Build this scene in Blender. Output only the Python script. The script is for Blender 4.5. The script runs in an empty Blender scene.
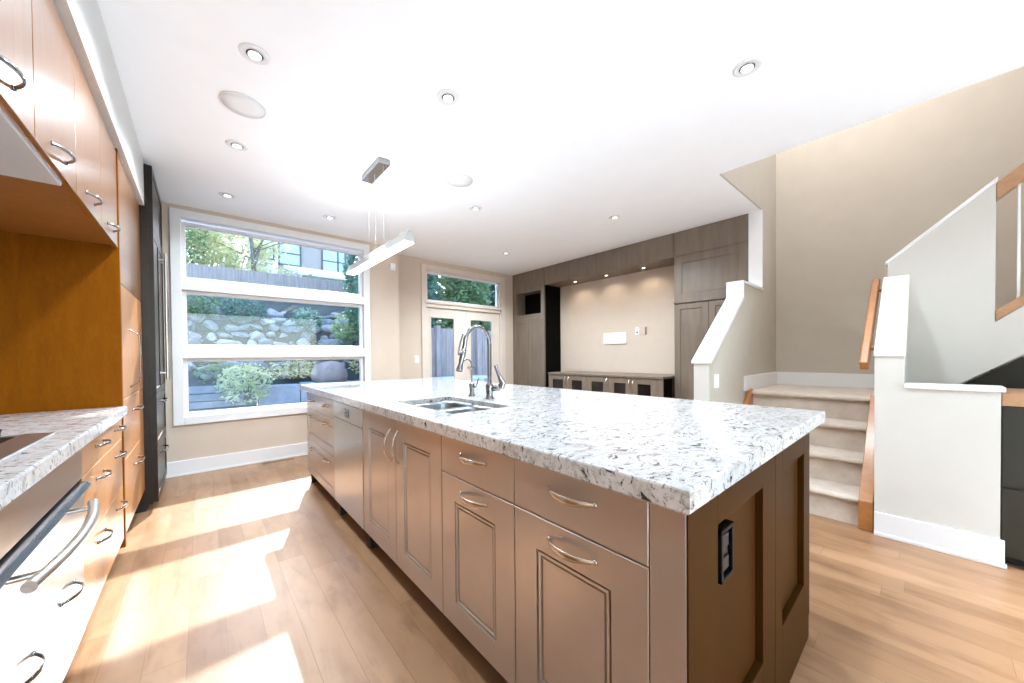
import bpy, math, random
from mathutils import Vector, Matrix

sc = bpy.context.scene
COL = sc.collection
R = math.radians

# ------------------------------------------------------------------ camera, sky, sun, exposure
CAM_H = 1.19
yaw, pit, rol = 0.713388631, -0.0120045961, -0.00850822915
fw = Vector((math.sin(yaw) * math.cos(pit), math.cos(yaw) * math.cos(pit), math.sin(pit)))
r0 = Vector((math.cos(yaw), -math.sin(yaw), 0))
u0 = r0.cross(fw)
rt = math.cos(rol) * r0 + math.sin(rol) * u0
up = -math.sin(rol) * r0 + math.cos(rol) * u0
cam_d = bpy.data.cameras.new('camera')
cam = bpy.data.objects.new('camera', cam_d)
COL.objects.link(cam)
cam.matrix_world = Matrix(((rt.x, up.x, -fw.x, 0), (rt.y, up.y, -fw.y, 0), (rt.z, up.z, -fw.z, CAM_H), (0, 0, 0, 1)))
cam_d.sensor_fit = 'HORIZONTAL'
cam_d.sensor_width = 36
cam_d.lens = 36 * 358.5587 / 1024
cam_d.shift_y = (359.308 - 341.5) / 1024
cam_d.clip_start = 0.02
cam_d.clip_end = 300
sc.camera = cam

SUN_DIR = Vector((0.506, 1.575, 1.0)).normalized()       # towards the sun
world = bpy.data.worlds.new('sky_world')
sc.world = world
world.use_nodes = True
wn = world.node_tree.nodes
wl = world.node_tree.links
sky = wn.new('ShaderNodeTexSky')
sky.sky_type = 'NISHITA'
sky.sun_disc = False
sky.sun_elevation = math.asin(SUN_DIR.z)
sky.sun_rotation = math.atan2(SUN_DIR.x, SUN_DIR.y)
bg = wn['Background']
wl.new(sky.outputs['Color'], bg.inputs['Color'])
bg.inputs['Strength'].default_value = 0.40

sun_d = bpy.data.lights.new('sun', 'SUN')
sun_d.energy = 4.0
sun_d.angle = R(0.6)
sun_d.color = (1.0, 0.95, 0.88)
sun = bpy.data.objects.new('sun', sun_d)
COL.objects.link(sun)
sun.rotation_euler = SUN_DIR.to_track_quat('Z', 'Y').to_euler()
sun.location = (6, 16, 12)

vs = sc.view_settings
vs.view_transform = 'Standard'
vs.look = 'None'
vs.gamma = 1.0
vs.use_curve_mapping = False
vs.exposure = 1.84
sc.cycles.use_denoising = True
sc.cycles.max_bounces = 10
sc.cycles.diffuse_bounces = 6
sc.cycles.transparent_max_bounces = 16
sc.cycles.sample_clamp_indirect = 8
sc.cycles.caustics_reflective = False
sc.cycles.caustics_refractive = False

DOWNLIGHT_W = 34.0
PENDANT_E = 1.5
STAIR_W = 33.0
CEILING_FILL_W = 2.0
REAR_FILL_W = 165.0

# ------------------------------------------------------------------ materials
MATS = {}


def principled(name):
    m = bpy.data.materials.new(name)
    m.use_nodes = True
    nt = m.node_tree
    MATS[name] = m
    return m, nt, nt.nodes['Principled BSDF']


def tex_coord(nt, scale=(1, 1, 1), rot=(0, 0, 0)):
    tc = nt.nodes.new('ShaderNodeNewGeometry')
    mp = nt.nodes.new('ShaderNodeMapping')
    mp.inputs['Scale'].default_value = scale
    mp.inputs['Rotation'].default_value = rot
    nt.links.new(tc.outputs['Position'], mp.inputs['Vector'])
    return mp.outputs['Vector']


def noise(nt, vec, scale, detail=4, rough=0.55, dist=0.0):
    n = nt.nodes.new('ShaderNodeTexNoise')
    n.inputs['Scale'].default_value = scale
    n.inputs['Detail'].default_value = detail
    n.inputs['Roughness'].default_value = rough
    n.inputs['Distortion'].default_value = dist
    nt.links.new(vec, n.inputs['Vector'])
    return n


def ramp(nt, fac, stops):
    r = nt.nodes.new('ShaderNodeValToRGB')
    while len(r.color_ramp.elements) < len(stops):
        r.color_ramp.elements.new(0.5)
    for e, (p, c) in zip(r.color_ramp.elements, stops):
        e.position = p
        e.color = (c[0], c[1], c[2], 1)
    nt.links.new(fac, r.inputs['Fac'])
    return r.outputs['Color']


def mix(nt, fac, a, b, mode='MIX'):
    m = nt.nodes.new('ShaderNodeMix')
    m.data_type = 'RGBA'
    m.blend_type = mode
    for v, s in ((fac, m.inputs[0]), (a, m.inputs[6]), (b, m.inputs[7])):
        if hasattr(v, 'links'):
            nt.links.new(v, s)
        elif isinstance(v, (int, float)):
            s.default_value = v
        else:
            s.default_value = (v[0], v[1], v[2], 1)
    return m.outputs[2]


def bump(nt, bsdf, height, strength=0.1, dist=0.01):
    b = nt.nodes.new('ShaderNodeBump')
    b.inputs['Strength'].default_value = strength
    b.inputs['Distance'].default_value = dist
    nt.links.new(height, b.inputs['Height'])
    nt.links.new(b.outputs['Normal'], bsdf.inputs['Normal'])


def simple(name, col, rough=0.5, metal=0.0, var=0.06, nscale=6.0, spec=0.5, coat=0.0, stretch=(1, 1, 1), bmp=0.0):
    m, nt, b = principled(name)
    v = tex_coord(nt, stretch)
    n = noise(nt, v, nscale)
    lo = [max(0, c * (1 - var)) for c in col]
    hi = [min(1, c * (1 + var)) for c in col]
    nt.links.new(ramp(nt, n.outputs['Fac'], [(0.3, lo), (0.7, hi)]), b.inputs['Base Color'])
    b.inputs['Roughness'].default_value = rough
    b.inputs['Metallic'].default_value = metal
    b.inputs['Specular IOR Level'].default_value = spec
    b.inputs['Coat Weight'].default_value = coat
    b.inputs['Coat Roughness'].default_value = 0.1
    if bmp:
        bump(nt, b, n.outputs['Fac'], bmp)
    return m


def emissive(name, col, strength):
    m, nt, b = principled(name)
    b.inputs['Base Color'].default_value = (0.8, 0.8, 0.8, 1)
    b.inputs['Emission Color'].default_value = (*col, 1)
    b.inputs['Emission Strength'].default_value = strength
    return m


M_CEIL = simple('ceiling_paint', (0.92, 0.94, 0.955), 0.9, var=0.01)
M_CREAM = simple('cream_wall_paint', (0.60, 0.50, 0.405), 0.8, var=0.02)
M_TAUPE = simple('taupe_wall_paint', (0.50, 0.455, 0.385), 0.75, var=0.03)
M_OFFWHITE = simple('off_white_wall_paint', (0.59, 0.565, 0.515), 0.8, var=0.015)
M_TRIM = simple('white_trim_paint', (0.75, 0.75, 0.75), 0.35, var=0.01)
M_DOORP = simple('cream_door_paint', (0.68, 0.60, 0.525), 0.4, var=0.02)
M_ISL = simple('taupe_cabinet_paint', (0.49, 0.41, 0.36), 0.31, metal=0.6, var=0.08, nscale=3, coat=0.3)
MATS['taupe_cabinet_paint'].node_tree.nodes['Principled BSDF'].inputs['Coat IOR'].default_value = 1.9
MATS['taupe_cabinet_paint'].node_tree.nodes['Principled BSDF'].inputs['Coat Roughness'].default_value = 0.22
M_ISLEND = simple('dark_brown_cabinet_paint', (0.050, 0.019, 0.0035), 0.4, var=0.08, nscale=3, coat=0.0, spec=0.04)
M_TOE = simple('toe_kick_dark', (0.012, 0.010, 0.009), 0.6)
M_TVWOOD = simple('dark_stained_panelling', (0.175, 0.135, 0.100), 0.42, var=0.14, nscale=4, stretch=(4, 4, 0.6))
M_TVDARK = simple('black_brown_panel', (0.004, 0.003, 0.0025), 0.8, spec=0.05)
M_CABGLASS = simple('dark_cabinet_glass', (0.012, 0.009, 0.008), 0.1)
M_STAIRDARK = simple('dark_green_grey_panel', (0.020, 0.021, 0.016), 0.35)
M_STEEL = simple('stainless_steel', (0.62, 0.61, 0.60), 0.28, metal=1.0, var=0.05, nscale=20, stretch=(1, 1, 12))
M_STEELDK = simple('dark_steel', (0.22, 0.24, 0.28), 0.25, metal=1.0, var=0.01)
M_SINK = simple('brushed_sink_steel', (0.26, 0.265, 0.275), 0.3, metal=1.0, var=0.05)
M_CHROME = simple('chrome', (0.30, 0.30, 0.31), 0.1, metal=1.0, var=0.02)
M_NICKEL = simple('satin_nickel', (0.62, 0.55, 0.47), 0.25, metal=1.0, var=0.04)
M_BLACK = simple('black_plastic', (0.004, 0.004, 0.004), 0.45, spec=0.2)
M_BGLASS = simple('black_glass', (0.004, 0.004, 0.004), 0.35, spec=0.1)
M_IRON = simple('cast_iron', (0.015, 0.015, 0.016), 0.5, bmp=0.1, nscale=80)
M_PLASTIC = simple('white_plastic', (0.85, 0.84, 0.82), 0.4, var=0.01)
M_FRIDGE = simple('fridge_dark_panel', (0.020, 0.015, 0.012), 0.3, var=0.1, stretch=(3, 3, 0.5), spec=0.25)
M_BULK = simple('bulkhead_paint', (0.62, 0.62, 0.60), 0.5, var=0.01)
M_LAMP = emissive('lamp_glow', (1.0, 0.97, 0.93), 0.6)
M_PEND = emissive('pendant_glow', (1.0, 0.97, 0.93), PENDANT_E)
M_PUCK = emissive('puck_glow', (1.0, 0.9, 0.75), 2.0)
M_SPK = simple('speaker_grille_white', (0.80, 0.80, 0.80), 0.7, var=0.02, nscale=300)


def wood(name, c1, c2, rough, stretch, coat=0.2, scale=5.0):
    m, nt, b = principled(name)
    v = tex_coord(nt, stretch)
    n1 = noise(nt, v, scale, 6, 0.6, 0.6)
    n2 = noise(nt, v, scale * 9, 3, 0.5)
    c = ramp(nt, n1.outputs['Fac'], [(0.3, c1), (0.72, c2)])
    f = ramp(nt, n2.outputs['Fac'], [(0.35, (0.86, 0.86, 0.86)), (0.65, (1, 1, 1))])
    nt.links.new(mix(nt, 1.0, c, f, 'MULTIPLY'), b.inputs['Base Color'])
    b.inputs['Roughness'].default_value = rough
    b.inputs['Coat Weight'].default_value = coat
    b.inputs['Coat Roughness'].default_value = 0.15
    return m


M_CHERRY = wood('cherry_veneer', (0.27, 0.095, 0.012), (0.34, 0.125, 0.018), 0.30, (5, 5, 0.7), 1.0)
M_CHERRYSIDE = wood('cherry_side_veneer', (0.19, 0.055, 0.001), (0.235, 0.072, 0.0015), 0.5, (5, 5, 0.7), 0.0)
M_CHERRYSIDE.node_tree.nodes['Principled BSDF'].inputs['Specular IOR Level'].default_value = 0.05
M_CHERRYLOW = wood('cherry_low_veneer', (0.40, 0.17, 0.050), (0.50, 0.22, 0.07), 0.34, (5, 5, 0.7), 0.25)
M_CHERRYUNDER = wood('cherry_underside', (0.26, 0.085, 0.010), (0.33, 0.115, 0.014), 0.5, (5, 5, 0.7), 0.0)
M_CHERRYDK = wood('cherry_edge', (0.16, 0.045, 0.010), (0.22, 0.065, 0.014), 0.35, (5, 5, 0.7))
M_OAK = wood('honey_oak', (0.36, 0.135, 0.035), (0.48, 0.20, 0.06), 0.35, (3, 3, 3))
M_OAKPALE = wood('tan_oak', (0.40, 0.21, 0.10), (0.50, 0.28, 0.15), 0.4, (3, 1, 3))


def make_floor_mat():
    m, nt, b = principled('maple_plank_floor')
    geo = nt.nodes.new('ShaderNodeNewGeometry')
    sp = nt.nodes.new('ShaderNodeSeparateXYZ')
    nt.links.new(geo.outputs['Position'], sp.inputs[0])

    def math_node(op, a, b=None):
        q = nt.nodes.new('ShaderNodeMath')
        q.operation = op
        for i, val in enumerate((a, b)):
            if val is None: continue
            if isinstance(val, (int, float)): q.inputs[i].default_value = val
            else: nt.links.new(val, q.inputs[i])
        return q.outputs[0]
    xs = math_node('ADD', sp.outputs[0], 20.0)
    row = math_node('FLOOR', math_node('DIVIDE', xs, 0.127))
    wn_ = nt.nodes.new('ShaderNodeTexWhiteNoise')
    wn_.noise_dimensions = '1D'
    nt.links.new(row, wn_.inputs['W'])
    cx = nt.nodes.new('ShaderNodeCombineXYZ')
    nt.links.new(math_node('ADD', math_node('ADD', sp.outputs[1], 40.0), math_node('MULTIPLY', wn_.outputs['Value'], 1.15)), cx.inputs[0])
    nt.links.new(xs, cx.inputs[1])
    v = cx.outputs[0]
    br = nt.nodes.new('ShaderNodeTexBrick')
    br.offset = 0.0
    br.inputs['Scale'].default_value = 1.0
    br.inputs['Brick Width'].default_value = 1.15
    br.inputs['Row Height'].default_value = 0.127
    br.inputs['Mortar Size'].default_value = 0.0011
    br.inputs['Mortar Smooth'].default_value = 0.2
    br.inputs['Color1'].default_value = (0, 0, 0, 1)
    br.inputs['Color2'].default_value = (1, 1, 1, 1)
    br.inputs['Mortar'].default_value = (0.4, 0.4, 0.4, 1)
    nt.links.new(v, br.inputs['Vector'])
    plank = ramp(nt, br.outputs['Color'], [(0.0, (0.285, 0.150, 0.075)), (0.35, (0.345, 0.19, 0.098)), (0.7, (0.40, 0.23, 0.125)), (1.0, (0.31, 0.165, 0.083))])
    v2 = tex_coord(nt, (9, 1.6, 1))
    addv = nt.nodes.new('ShaderNodeVectorMath')
    addv.operation = 'MULTIPLY_ADD'
    nt.links.new(br.outputs['Color'], addv.inputs[0])
    addv.inputs[1].default_value = (13, 29, 5)
    nt.links.new(v2, addv.inputs[2])
    n1 = noise(nt, addv.outputs[0], 1.3, 5, 0.55, 0.8)
    streak = ramp(nt, n1.outputs['Fac'], [(0.28, (0.66, 0.58, 0.52)), (0.5, (1, 1, 1)), (0.75, (1.10, 1.08, 1.05))])
    v3 = tex_coord(nt, (4, 2, 1))
    n2 = noise(nt, v3, 2.2, 4, 0.6, 0.5)
    blot = ramp(nt, n2.outputs['Fac'], [(0.3, (0.80, 0.75, 0.70)), (0.52, (1, 1, 1))])
    c = mix(nt, 0.8, plank, streak, 'MULTIPLY')
    c = mix(nt, 0.7, c, blot, 'MULTIPLY')
    c = mix(nt, br.outputs['Fac'], c, (0.22, 0.12, 0.06))
    nt.links.new(c, b.inputs['Base Color'])
    b.inputs['Roughness'].default_value = 0.33
    b.inputs['Specular IOR Level'].default_value = 0.42
    return m


M_FLOOR = make_floor_mat()


def make_granite():
    m, nt, b = principled('white_speckled_granite')
    v = tex_coord(nt, (1, 1, 1))
    warp = noise(nt, v, 9, 3, 0.6)
    wv = nt.nodes.new('ShaderNodeVectorMath')
    wv.operation = 'MULTIPLY_ADD'
    nt.links.new(warp.outputs['Color'], wv.inputs[0])
    wv.inputs[1].default_value = (0.10, 0.10, 0.10)
    nt.links.new(v, wv.inputs[2])
    mp = nt.nodes.new('ShaderNodeMapping')
    mp.inputs['Rotation'].default_value = (0.3, 0.2, R(38))
    mp.inputs['Scale'].default_value = (1.0, 2.3, 1.5)
    nt.links.new(wv.outputs[0], mp.inputs['Vector'])
    nA = noise(nt, mp.outputs[0], 12, 6, 0.62, 0.5)
    nB = noise(nt, mp.outputs[0], 27, 5, 0.6, 0.8)
    nC = noise(nt, mp.outputs[0], 55, 4, 0.6, 0.3)
    base = ramp(nt, nA.outputs['Fac'], [(0.30, (0.38, 0.37, 0.36)), (0.45, (0.58, 0.58, 0.58)), (0.62, (0.66, 0.66, 0.66)), (0.78, (0.52, 0.50, 0.47))])
    grey = ramp(nt, nB.outputs['Fac'], [(0.54, (0, 0, 0)), (0.62, (1, 1, 1))])
    blk = ramp(nt, nB.outputs['Fac'], [(0.615, (0, 0, 0)), (0.65, (1, 1, 1))])
    fine = ramp(nt, nC.outputs['Fac'], [(0.60, (0, 0, 0)), (0.65, (1, 1, 1))])
    c = mix(nt, grey, base, (0.36, 0.34, 0.33))
    c = mix(nt, fine, c, (0.24, 0.21, 0.20))
    c = mix(nt, blk, c, (0.035, 0.035, 0.045))
    nt.links.new(c, b.inputs['Base Color'])
    b.inputs['Roughness'].default_value = 0.13
    b.inputs['Coat Weight'].default_value = 0.3
    b.inputs['Coat Roughness'].default_value = 0.05
    return m


M_GRANITE = make_granite()


def make_carpet():
    m, nt, b = principled('beige_carpet')
    v = tex_coord(nt)
    n1 = noise(nt, v, 9, 4, 0.6)
    n2 = noise(nt, v, 260, 2, 0.5)
    c = ramp(nt, n1.outputs['Fac'], [(0.3, (0.62, 0.52, 0.42)), (0.7, (0.77, 0.66, 0.55))])
    f = ramp(nt, n2.outputs['Fac'], [(0.3, (0.72, 0.72, 0.72)), (0.7, (1.05, 1.05, 1.05))])
    nt.links.new(mix(nt, 0.8, c, f, 'MULTIPLY'), b.inputs['Base Color'])
    b.inputs['Roughness'].default_value = 0.95
    b.inputs['Sheen Weight'].default_value = 0.3
    bump(nt, b, n2.outputs['Fac'], 0.6, 0.01)
    return m


M_CARPET = make_carpet()


def make_glass():
    m = bpy.data.materials.new('window_glass')
    m.use_nodes = True
    nt = m.node_tree
    nt.nodes.clear()
    o = nt.nodes.new('ShaderNodeOutputMaterial')
    t = nt.nodes.new('ShaderNodeBsdfTransparent')
    t.inputs['Color'].default_value = (0.93, 0.97, 0.99, 1)
    g = nt.nodes.new('ShaderNodeBsdfGlossy')
    g.inputs['Roughness'].default_value = 0.02
    f = nt.nodes.new('ShaderNodeFresnel')
    f.inputs['IOR'].default_value = 1.35
    mx = nt.nodes.new('ShaderNodeMixShader')
    nt.links.new(f.outputs[0], mx.inputs[0])
    nt.links.new(t.outputs[0], mx.inputs[1])
    nt.links.new(g.outputs[0], mx.inputs[2])
    nt.links.new(mx.outputs[0], o.inputs[0])
    return m


M_GLASS = make_glass()


def stone(name, c1, c2, scale=3.0):
    m, nt, b = principled(name)
    v = tex_coord(nt)
    n = noise(nt, v, scale, 8, 0.65, 0.4)
    nt.links.new(ramp(nt, n.outputs['Fac'], [(0.3, c1), (0.7, c2)]), b.inputs['Base Color'])
    b.inputs['Roughness'].default_value = 0.85
    bump(nt, b, n.outputs['Fac'], 0.5, 0.05)
    return m


def leaf(name, c1, c2):
    m, nt, b = principled(name)
    v = tex_coord(nt)
    n = noise(nt, v, 7, 3, 0.6)
    nt.links.new(ramp(nt, n.outputs['Fac'], [(0.32, c1), (0.68, c2)]), b.inputs['Base Color'])
    b.inputs['Roughness'].default_value = 0.55
    tr = nt.nodes.new('ShaderNodeBsdfTranslucent')
    tr.inputs['Color'].default_value = (*c2, 1)
    mx = nt.nodes.new('ShaderNodeMixShader')
    mx.inputs[0].default_value = 0.35
    out = nt.nodes['Material Output']
    nt.links.new(b.outputs[0], mx.inputs[1])
    nt.links.new(tr.outputs[0], mx.inputs[2])
    nt.links.new(mx.outputs[0], out.inputs[0])
    return m


M_ROCK = stone('grey_fieldstone', (0.07, 0.08, 0.10), (0.27, 0.29, 0.33))
M_ROCKWARM = stone('pale_fieldstone', (0.18, 0.18, 0.20), (0.42, 0.42, 0.44))
M_SOIL = stone('garden_soil', (0.018, 0.026, 0.026), (0.05, 0.07, 0.065), 2)
M_PATIO = stone('patio_concrete', (0.42, 0.45, 0.50), (0.56, 0.59, 0.64), 1.2)
M_BLOCK = stone('grey_garden_block', (0.25, 0.27, 0.31), (0.40, 0.42, 0.47), 2)
M_TIMBER = stone('weathered_timber', (0.14, 0.16, 0.18), (0.24, 0.26, 0.29), 4)
M_DOME = stone('brown_domed_stone', (0.16, 0.13, 0.13), (0.30, 0.25, 0.24), 3)
M_FENCE = simple('weathered_fence_board', (0.27, 0.235, 0.235), 0.85, var=0.25, nscale=3, stretch=(8, 8, 0.6))
M_HOUSE = simple('house_stucco', (0.30, 0.28, 0.28), 0.85, var=0.05)
M_HOUSEW = simple('house_white_cladding', (0.72, 0.73, 0.76), 0.7, var=0.03)
M_SKYGLASS = simple('house_window_glass', (0.35, 0.50, 0.70), 0.05, var=0.1)
M_FRAMEDK = simple('house_window_frame', (0.06, 0.07, 0.09), 0.5)
M_BARK = stone('tree_bark', (0.10, 0.09, 0.08), (0.22, 0.20, 0.18), 12)
M_LEAF_Y = leaf('yellow_green_leaves', (0.42, 0.42, 0.20), (0.62, 0.62, 0.36))
M_LEAF_G = leaf('mid_green_leaves', (0.07, 0.15, 0.08), (0.22, 0.34, 0.16))
M_LEAF_D = leaf('dark_green_leaves', (0.03, 0.10, 0.08), (0.12, 0.26, 0.19))
M_LEAF_P = leaf('pale_green_leaves', (0.30, 0.38, 0.20), (0.55, 0.58, 0.36))


# ------------------------------------------------------------------ mesh builder
class MB:
    def __init__(s):
        s.v, s.f, s.sm, s.mi = [], [], [], []

    def add(s, verts, faces, smooth=False, mi=0):
        o = len(s.v)
        s.v += [Vector(p) for p in verts]
        s.f += [tuple(i + o for i in f) for f in faces]
        s.sm += [smooth] * len(faces)
        s.mi += [mi] * len(faces)
        return s

    def box(s, x0, y0, z0, x1, y1, z1, mi=0):
        x0, x1 = min(x0, x1), max(x0, x1)
        y0, y1 = min(y0, y1), max(y0, y1)
        z0, z1 = min(z0, z1), max(z0, z1)
        v = [(x0, y0, z0), (x1, y0, z0), (x1, y1, z0), (x0, y1, z0), (x0, y0, z1), (x1, y0, z1), (x1, y1, z1), (x0, y1, z1)]
        f = [(0, 3, 2, 1), (4, 5, 6, 7), (0, 1, 5, 4), (1, 2, 6, 5), (2, 3, 7, 6), (3, 0, 4, 7)]
        return s.add(v, f, mi=mi)

    def prism(s, pts, axis, a, b, mi=0):
        """closed outline pts in the two other axes, extruded along axis from a to b"""
        def mk(p, q):
            if axis == 0: return (q, p[0], p[1])
            if axis == 1: return (p[0], q, p[1])
            return (p[0], p[1], q)
        n = len(pts)
        area = sum(pts[i][0] * pts[(i + 1) % n][1] - pts[(i + 1) % n][0] * pts[i][1] for i in range(n))
        ccw = area > 0
        if axis == 1: ccw = not ccw
        if not ccw: pts = pts[::-1]
        if a > b: a, b = b, a
        v = [mk(p, a) for p in pts] + [mk(p, b) for p in pts]
        f = [tuple(range(n - 1, -1, -1)), tuple(range(n, 2 * n))]
        f += [(i, (i + 1) % n, n + (i + 1) % n, n + i) for i in range(n)]
        return s.add(v, f, mi=mi)

    def sweep(s, pts, W, hw, ht, n=8, smooth=True, caps=True):
        """elliptical tube: W = constant width direction, hw / ht half width and half thickness per point"""
        pts = [Vector(p) for p in pts]
        W = Vector(W).normalized()
        N = len(pts)
        hw = hw if isinstance(hw, (list, tuple)) else [hw] * N
        ht = ht if isinstance(ht, (list, tuple)) else [ht] * N
        rings = []
        for i, p in enumerate(pts):
            T = (pts[min(i + 1, N - 1)] - pts[max(i - 1, 0)]).normalized()
            Wp = (W - T * W.dot(T)).normalized()
            B = T.cross(Wp)
            rings.append([p + Wp * hw[i] * math.cos(2 * math.pi * k / n) + B * ht[i] * math.sin(2 * math.pi * k / n) for k in range(n)])
        v = [q for r in rings for q in r]
        f = []
        for i in range(N - 1):
            for k in range(n):
                a, b = i * n + k, i * n + (k + 1) % n
                f.append((a, b, b + n, a + n))
        s.add(v, f, smooth)
        if caps:
            s.add(rings[0], [tuple(range(n - 1, -1, -1))])
            s.add(rings[-1], [tuple(range(n))])
        return s

    def tube(s, pts, r, n=12, W=None):
        pts = [Vector(p) for p in pts]
        if W is None:
            d = (pts[-1] - pts[0]).normalized()
            W = Vector((0, 0, 1)) if abs(d.z) < 0.8 else Vector((1, 0, 0))
            if len(pts) > 2:
                c = (pts[1] - pts[0]).cross(pts[-1] - pts[0])
                if c.length > 1e-6: W = c
        return s.sweep(pts, W, r, r, n)

    def lathe(s, prof, c, axis=(0, 0, 1), n=28, smooth=True):
        """prof = [(radius, along)], revolved about axis through c"""
        c = Vector(c)
        A = Vector(axis).normalized()
        X = A.orthogonal().normalized()
        Y = A.cross(X)
        v = []
        for r, h in prof:
            for k in range(n):
                t = 2 * math.pi * k / n
                v.append(c + A * h + X * r * math.cos(t) + Y * r * math.sin(t))
        f = []
        for i in range(len(prof) - 1):
            for k in range(n):
                a, b = i * n + k, i * n + (k + 1) % n
                f.append((a, b, b + n, a + n))
        f.append(tuple(range(n - 1, -1, -1)))
        m = (len(prof) - 1) * n
        f.append(tuple(range(m, m + n)))
        return s.add(v, f, smooth)

    def panel(s, O, U, N, w, h, t, prof):
        """board of w x h x t standing on O, outward normal N; prof = [(inset, depth-from-front)] rings, last one capped"""
        O, U, N = Vector(O), Vector(U), Vector(N)
        V = Vector((0, 0, 1))
        def ring(ins, d):
            return [O + U * a + V * b + N * (t - d) for a, b in ((ins, ins), (w - ins, ins), (w - ins, h - ins), (ins, h - ins))]
        rings = [ring(0, t), ring(0, 0.0015), ring(0.0015, 0)] + [ring(a, b) for a, b in prof]
        v = [p for r in rings for p in r]
        f = [(3, 2, 1, 0)]
        for i in range(len(rings) - 1):
            for k in range(4):
                a, b = i * 4 + k, i * 4 + (k + 1) % 4
                f.append((a, b, b + 4, a + 4))
        m = (len(rings) - 1) * 4
        f.append((m, m + 1, m + 2, m + 3))
        return s.add(v, f)

    def obb(s, O, U, N, u0, v0, n0, u1, v1, n1):
        """box in a (U, Z, N) frame"""
        O, U, N, V = Vector(O), Vector(U), Vector(N), Vector((0, 0, 1))
        c = [O + U * a + V * b + N * d for d in (n0, n1) for (a, b) in ((u0, v0), (u1, v0), (u1, v1), (u0, v1))]
        return s.add(c, [(3, 2, 1, 0), (4, 5, 6, 7), (0, 1, 5, 4), (1, 2, 6, 5), (2, 3, 7, 6), (3, 0, 4, 7)])

    def build(s, name, m, parent=None, bevel=0.0, seg=2):
        me = bpy.data.meshes.new(name)
        org = wloc(parent) if parent else None
        if org is None:
            if s.v:
                mn = [min(p[i] for p in s.v) for i in range(3)]
                mx = [max(p[i] for p in s.v) for i in range(3)]
                org = Vector(((mn[0] + mx[0]) / 2, (mn[1] + mx[1]) / 2, mn[2]))
        me.from_pydata([tuple(p - org) for p in s.v], [], s.f)
        me.validate()
        me.polygons.foreach_set('use_smooth', s.sm[:len(me.polygons)] if len(s.sm) == len(me.polygons) else [False] * len(me.polygons))
        if len(s.mi) == len(me.polygons):
            me.polygons.foreach_set('material_index', s.mi)
        for q in (m if isinstance(m, (list, tuple)) else [m]):
            me.materials.append(q)
        me.update()
        o = bpy.data.objects.new(name, me)
        COL.objects.link(o)
        if parent:
            o.parent = parent
        else:
            o.location = org
        if bevel:
            md = o.modifiers.new('bevel', 'BEVEL')
            md.width = bevel
            md.segments = seg
            md.limit_method = 'ANGLE'
            md.angle_limit = R(40)
        return o


def wloc(o):
    p = Vector((0, 0, 0))
    while o:
        p += o.location
        o = o.parent
    return p


def tag(o, label, cat, group=None, kind=None):
    o['label'] = label
    o['category'] = cat
    if group: o['group'] = group
    if kind: o['kind'] = kind
    return o


def thing(name, label, cat, loc, group=None):
    o = bpy.data.objects.new(name, None)
    COL.objects.link(o)
    o.location = loc
    o.empty_display_size = 0.1
    return tag(o, label, cat, group)


def struct(name, mb, m, parent=None, bevel=0.0):
    o = mb.build(name, m, parent, bevel)
    if parent is None: o['kind'] = 'structure'
    return o


def copy_tree(o, parent=None):
    c = o.copy()
    COL.objects.link(c)
    if parent: c.parent = parent
    for ch in list(o.children): copy_tree(ch, c)
    return c


X_, Y_, Z_ = Vector((1, 0, 0)), Vector((0, 1, 0)), Vector((0, 0, 1))
BEAD = [(0.096, 0), (0.0975, 0.009), (0.1015, 0.009), (0.103, 0.002), (0.111, 0.002), (0.1125, 0.010), (0.1165, 0.010), (0.119, 0.005)]
SLAB = [(0.003, 0)]

# ------------------------------------------------------------------ room shell
CZ = 2.73
mb = MB().box(-1.0, -4.6, -0.12, 5.3, 5.4, 0.0)
struct('floor', mb, M_FLOOR)

struct('floor_rear_bounce_sheet', MB().box(-0.98, -4.55, 0.0, 3.30, -1.0, 0.012), simple('pale_bounce_sheet', (0.82, 0.82, 0.80), 0.95, var=0.03))  # unseen; added so its pale surface bounces light onto the ceiling

mb = MB().box(-1.0, -4.6, CZ, 3.39, 5.4, CZ + 0.28).box(3.39, 1.175, CZ, 5.3, 5.4, CZ + 0.28)
struct('ceiling', mb, M_CEIL)
struct('ceiling_stairwell', MB().box(3.2, -4.6, 5.3, 5.4, 1.4, 5.45), M_CEIL)

# window wall (far), hole for the big window
WX0, WX1, WZ0, WZ1 = -0.150, 1.660, 0.575, 2.615
mb = MB()
mb.box(-1.0, 4.93, 0, WX0, 5.10, CZ).box(WX1, 4.93, 0, 2.14, 5.10, CZ)
mb.box(WX0, 4.93, 0, WX1, 5.10, WZ0).box(WX0, 4.93, WZ1, WX1, 5.10, CZ)
struct('wall_far', mb, M_CREAM)
# door wall, set back
DX0, DX1, DZ1 = 2.72, 4.29, 2.585
mb = MB()
mb.box(2.04, 5.25, 0, DX0, 5.40, CZ).box(DX1, 5.25, 0, 5.2, 5.40, CZ).box(DX0, 5.25, DZ1, DX1, 5.40, CZ)
mb.box(2.04, 5.10, 0, 2.14, 5.25, CZ)
struct('wall_door', mb, M_CREAM)
struct('wall_left', MB().box(-1.12, -4.6, 0, -1.0, 5.10, CZ), M_CREAM)
# behind the camera: unseen rear wall, its wide opening added to let in fill light
mb = MB()
mb.box(-1.0, -4.72, 0, -0.8, -4.6, CZ).box(3.2, -4.72, 0, 5.3, -4.6, 5.3).box(-0.8, -4.72, 2.55, 3.2, -4.6, CZ)
struct('wall_rear', mb, M_CREAM)
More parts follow.
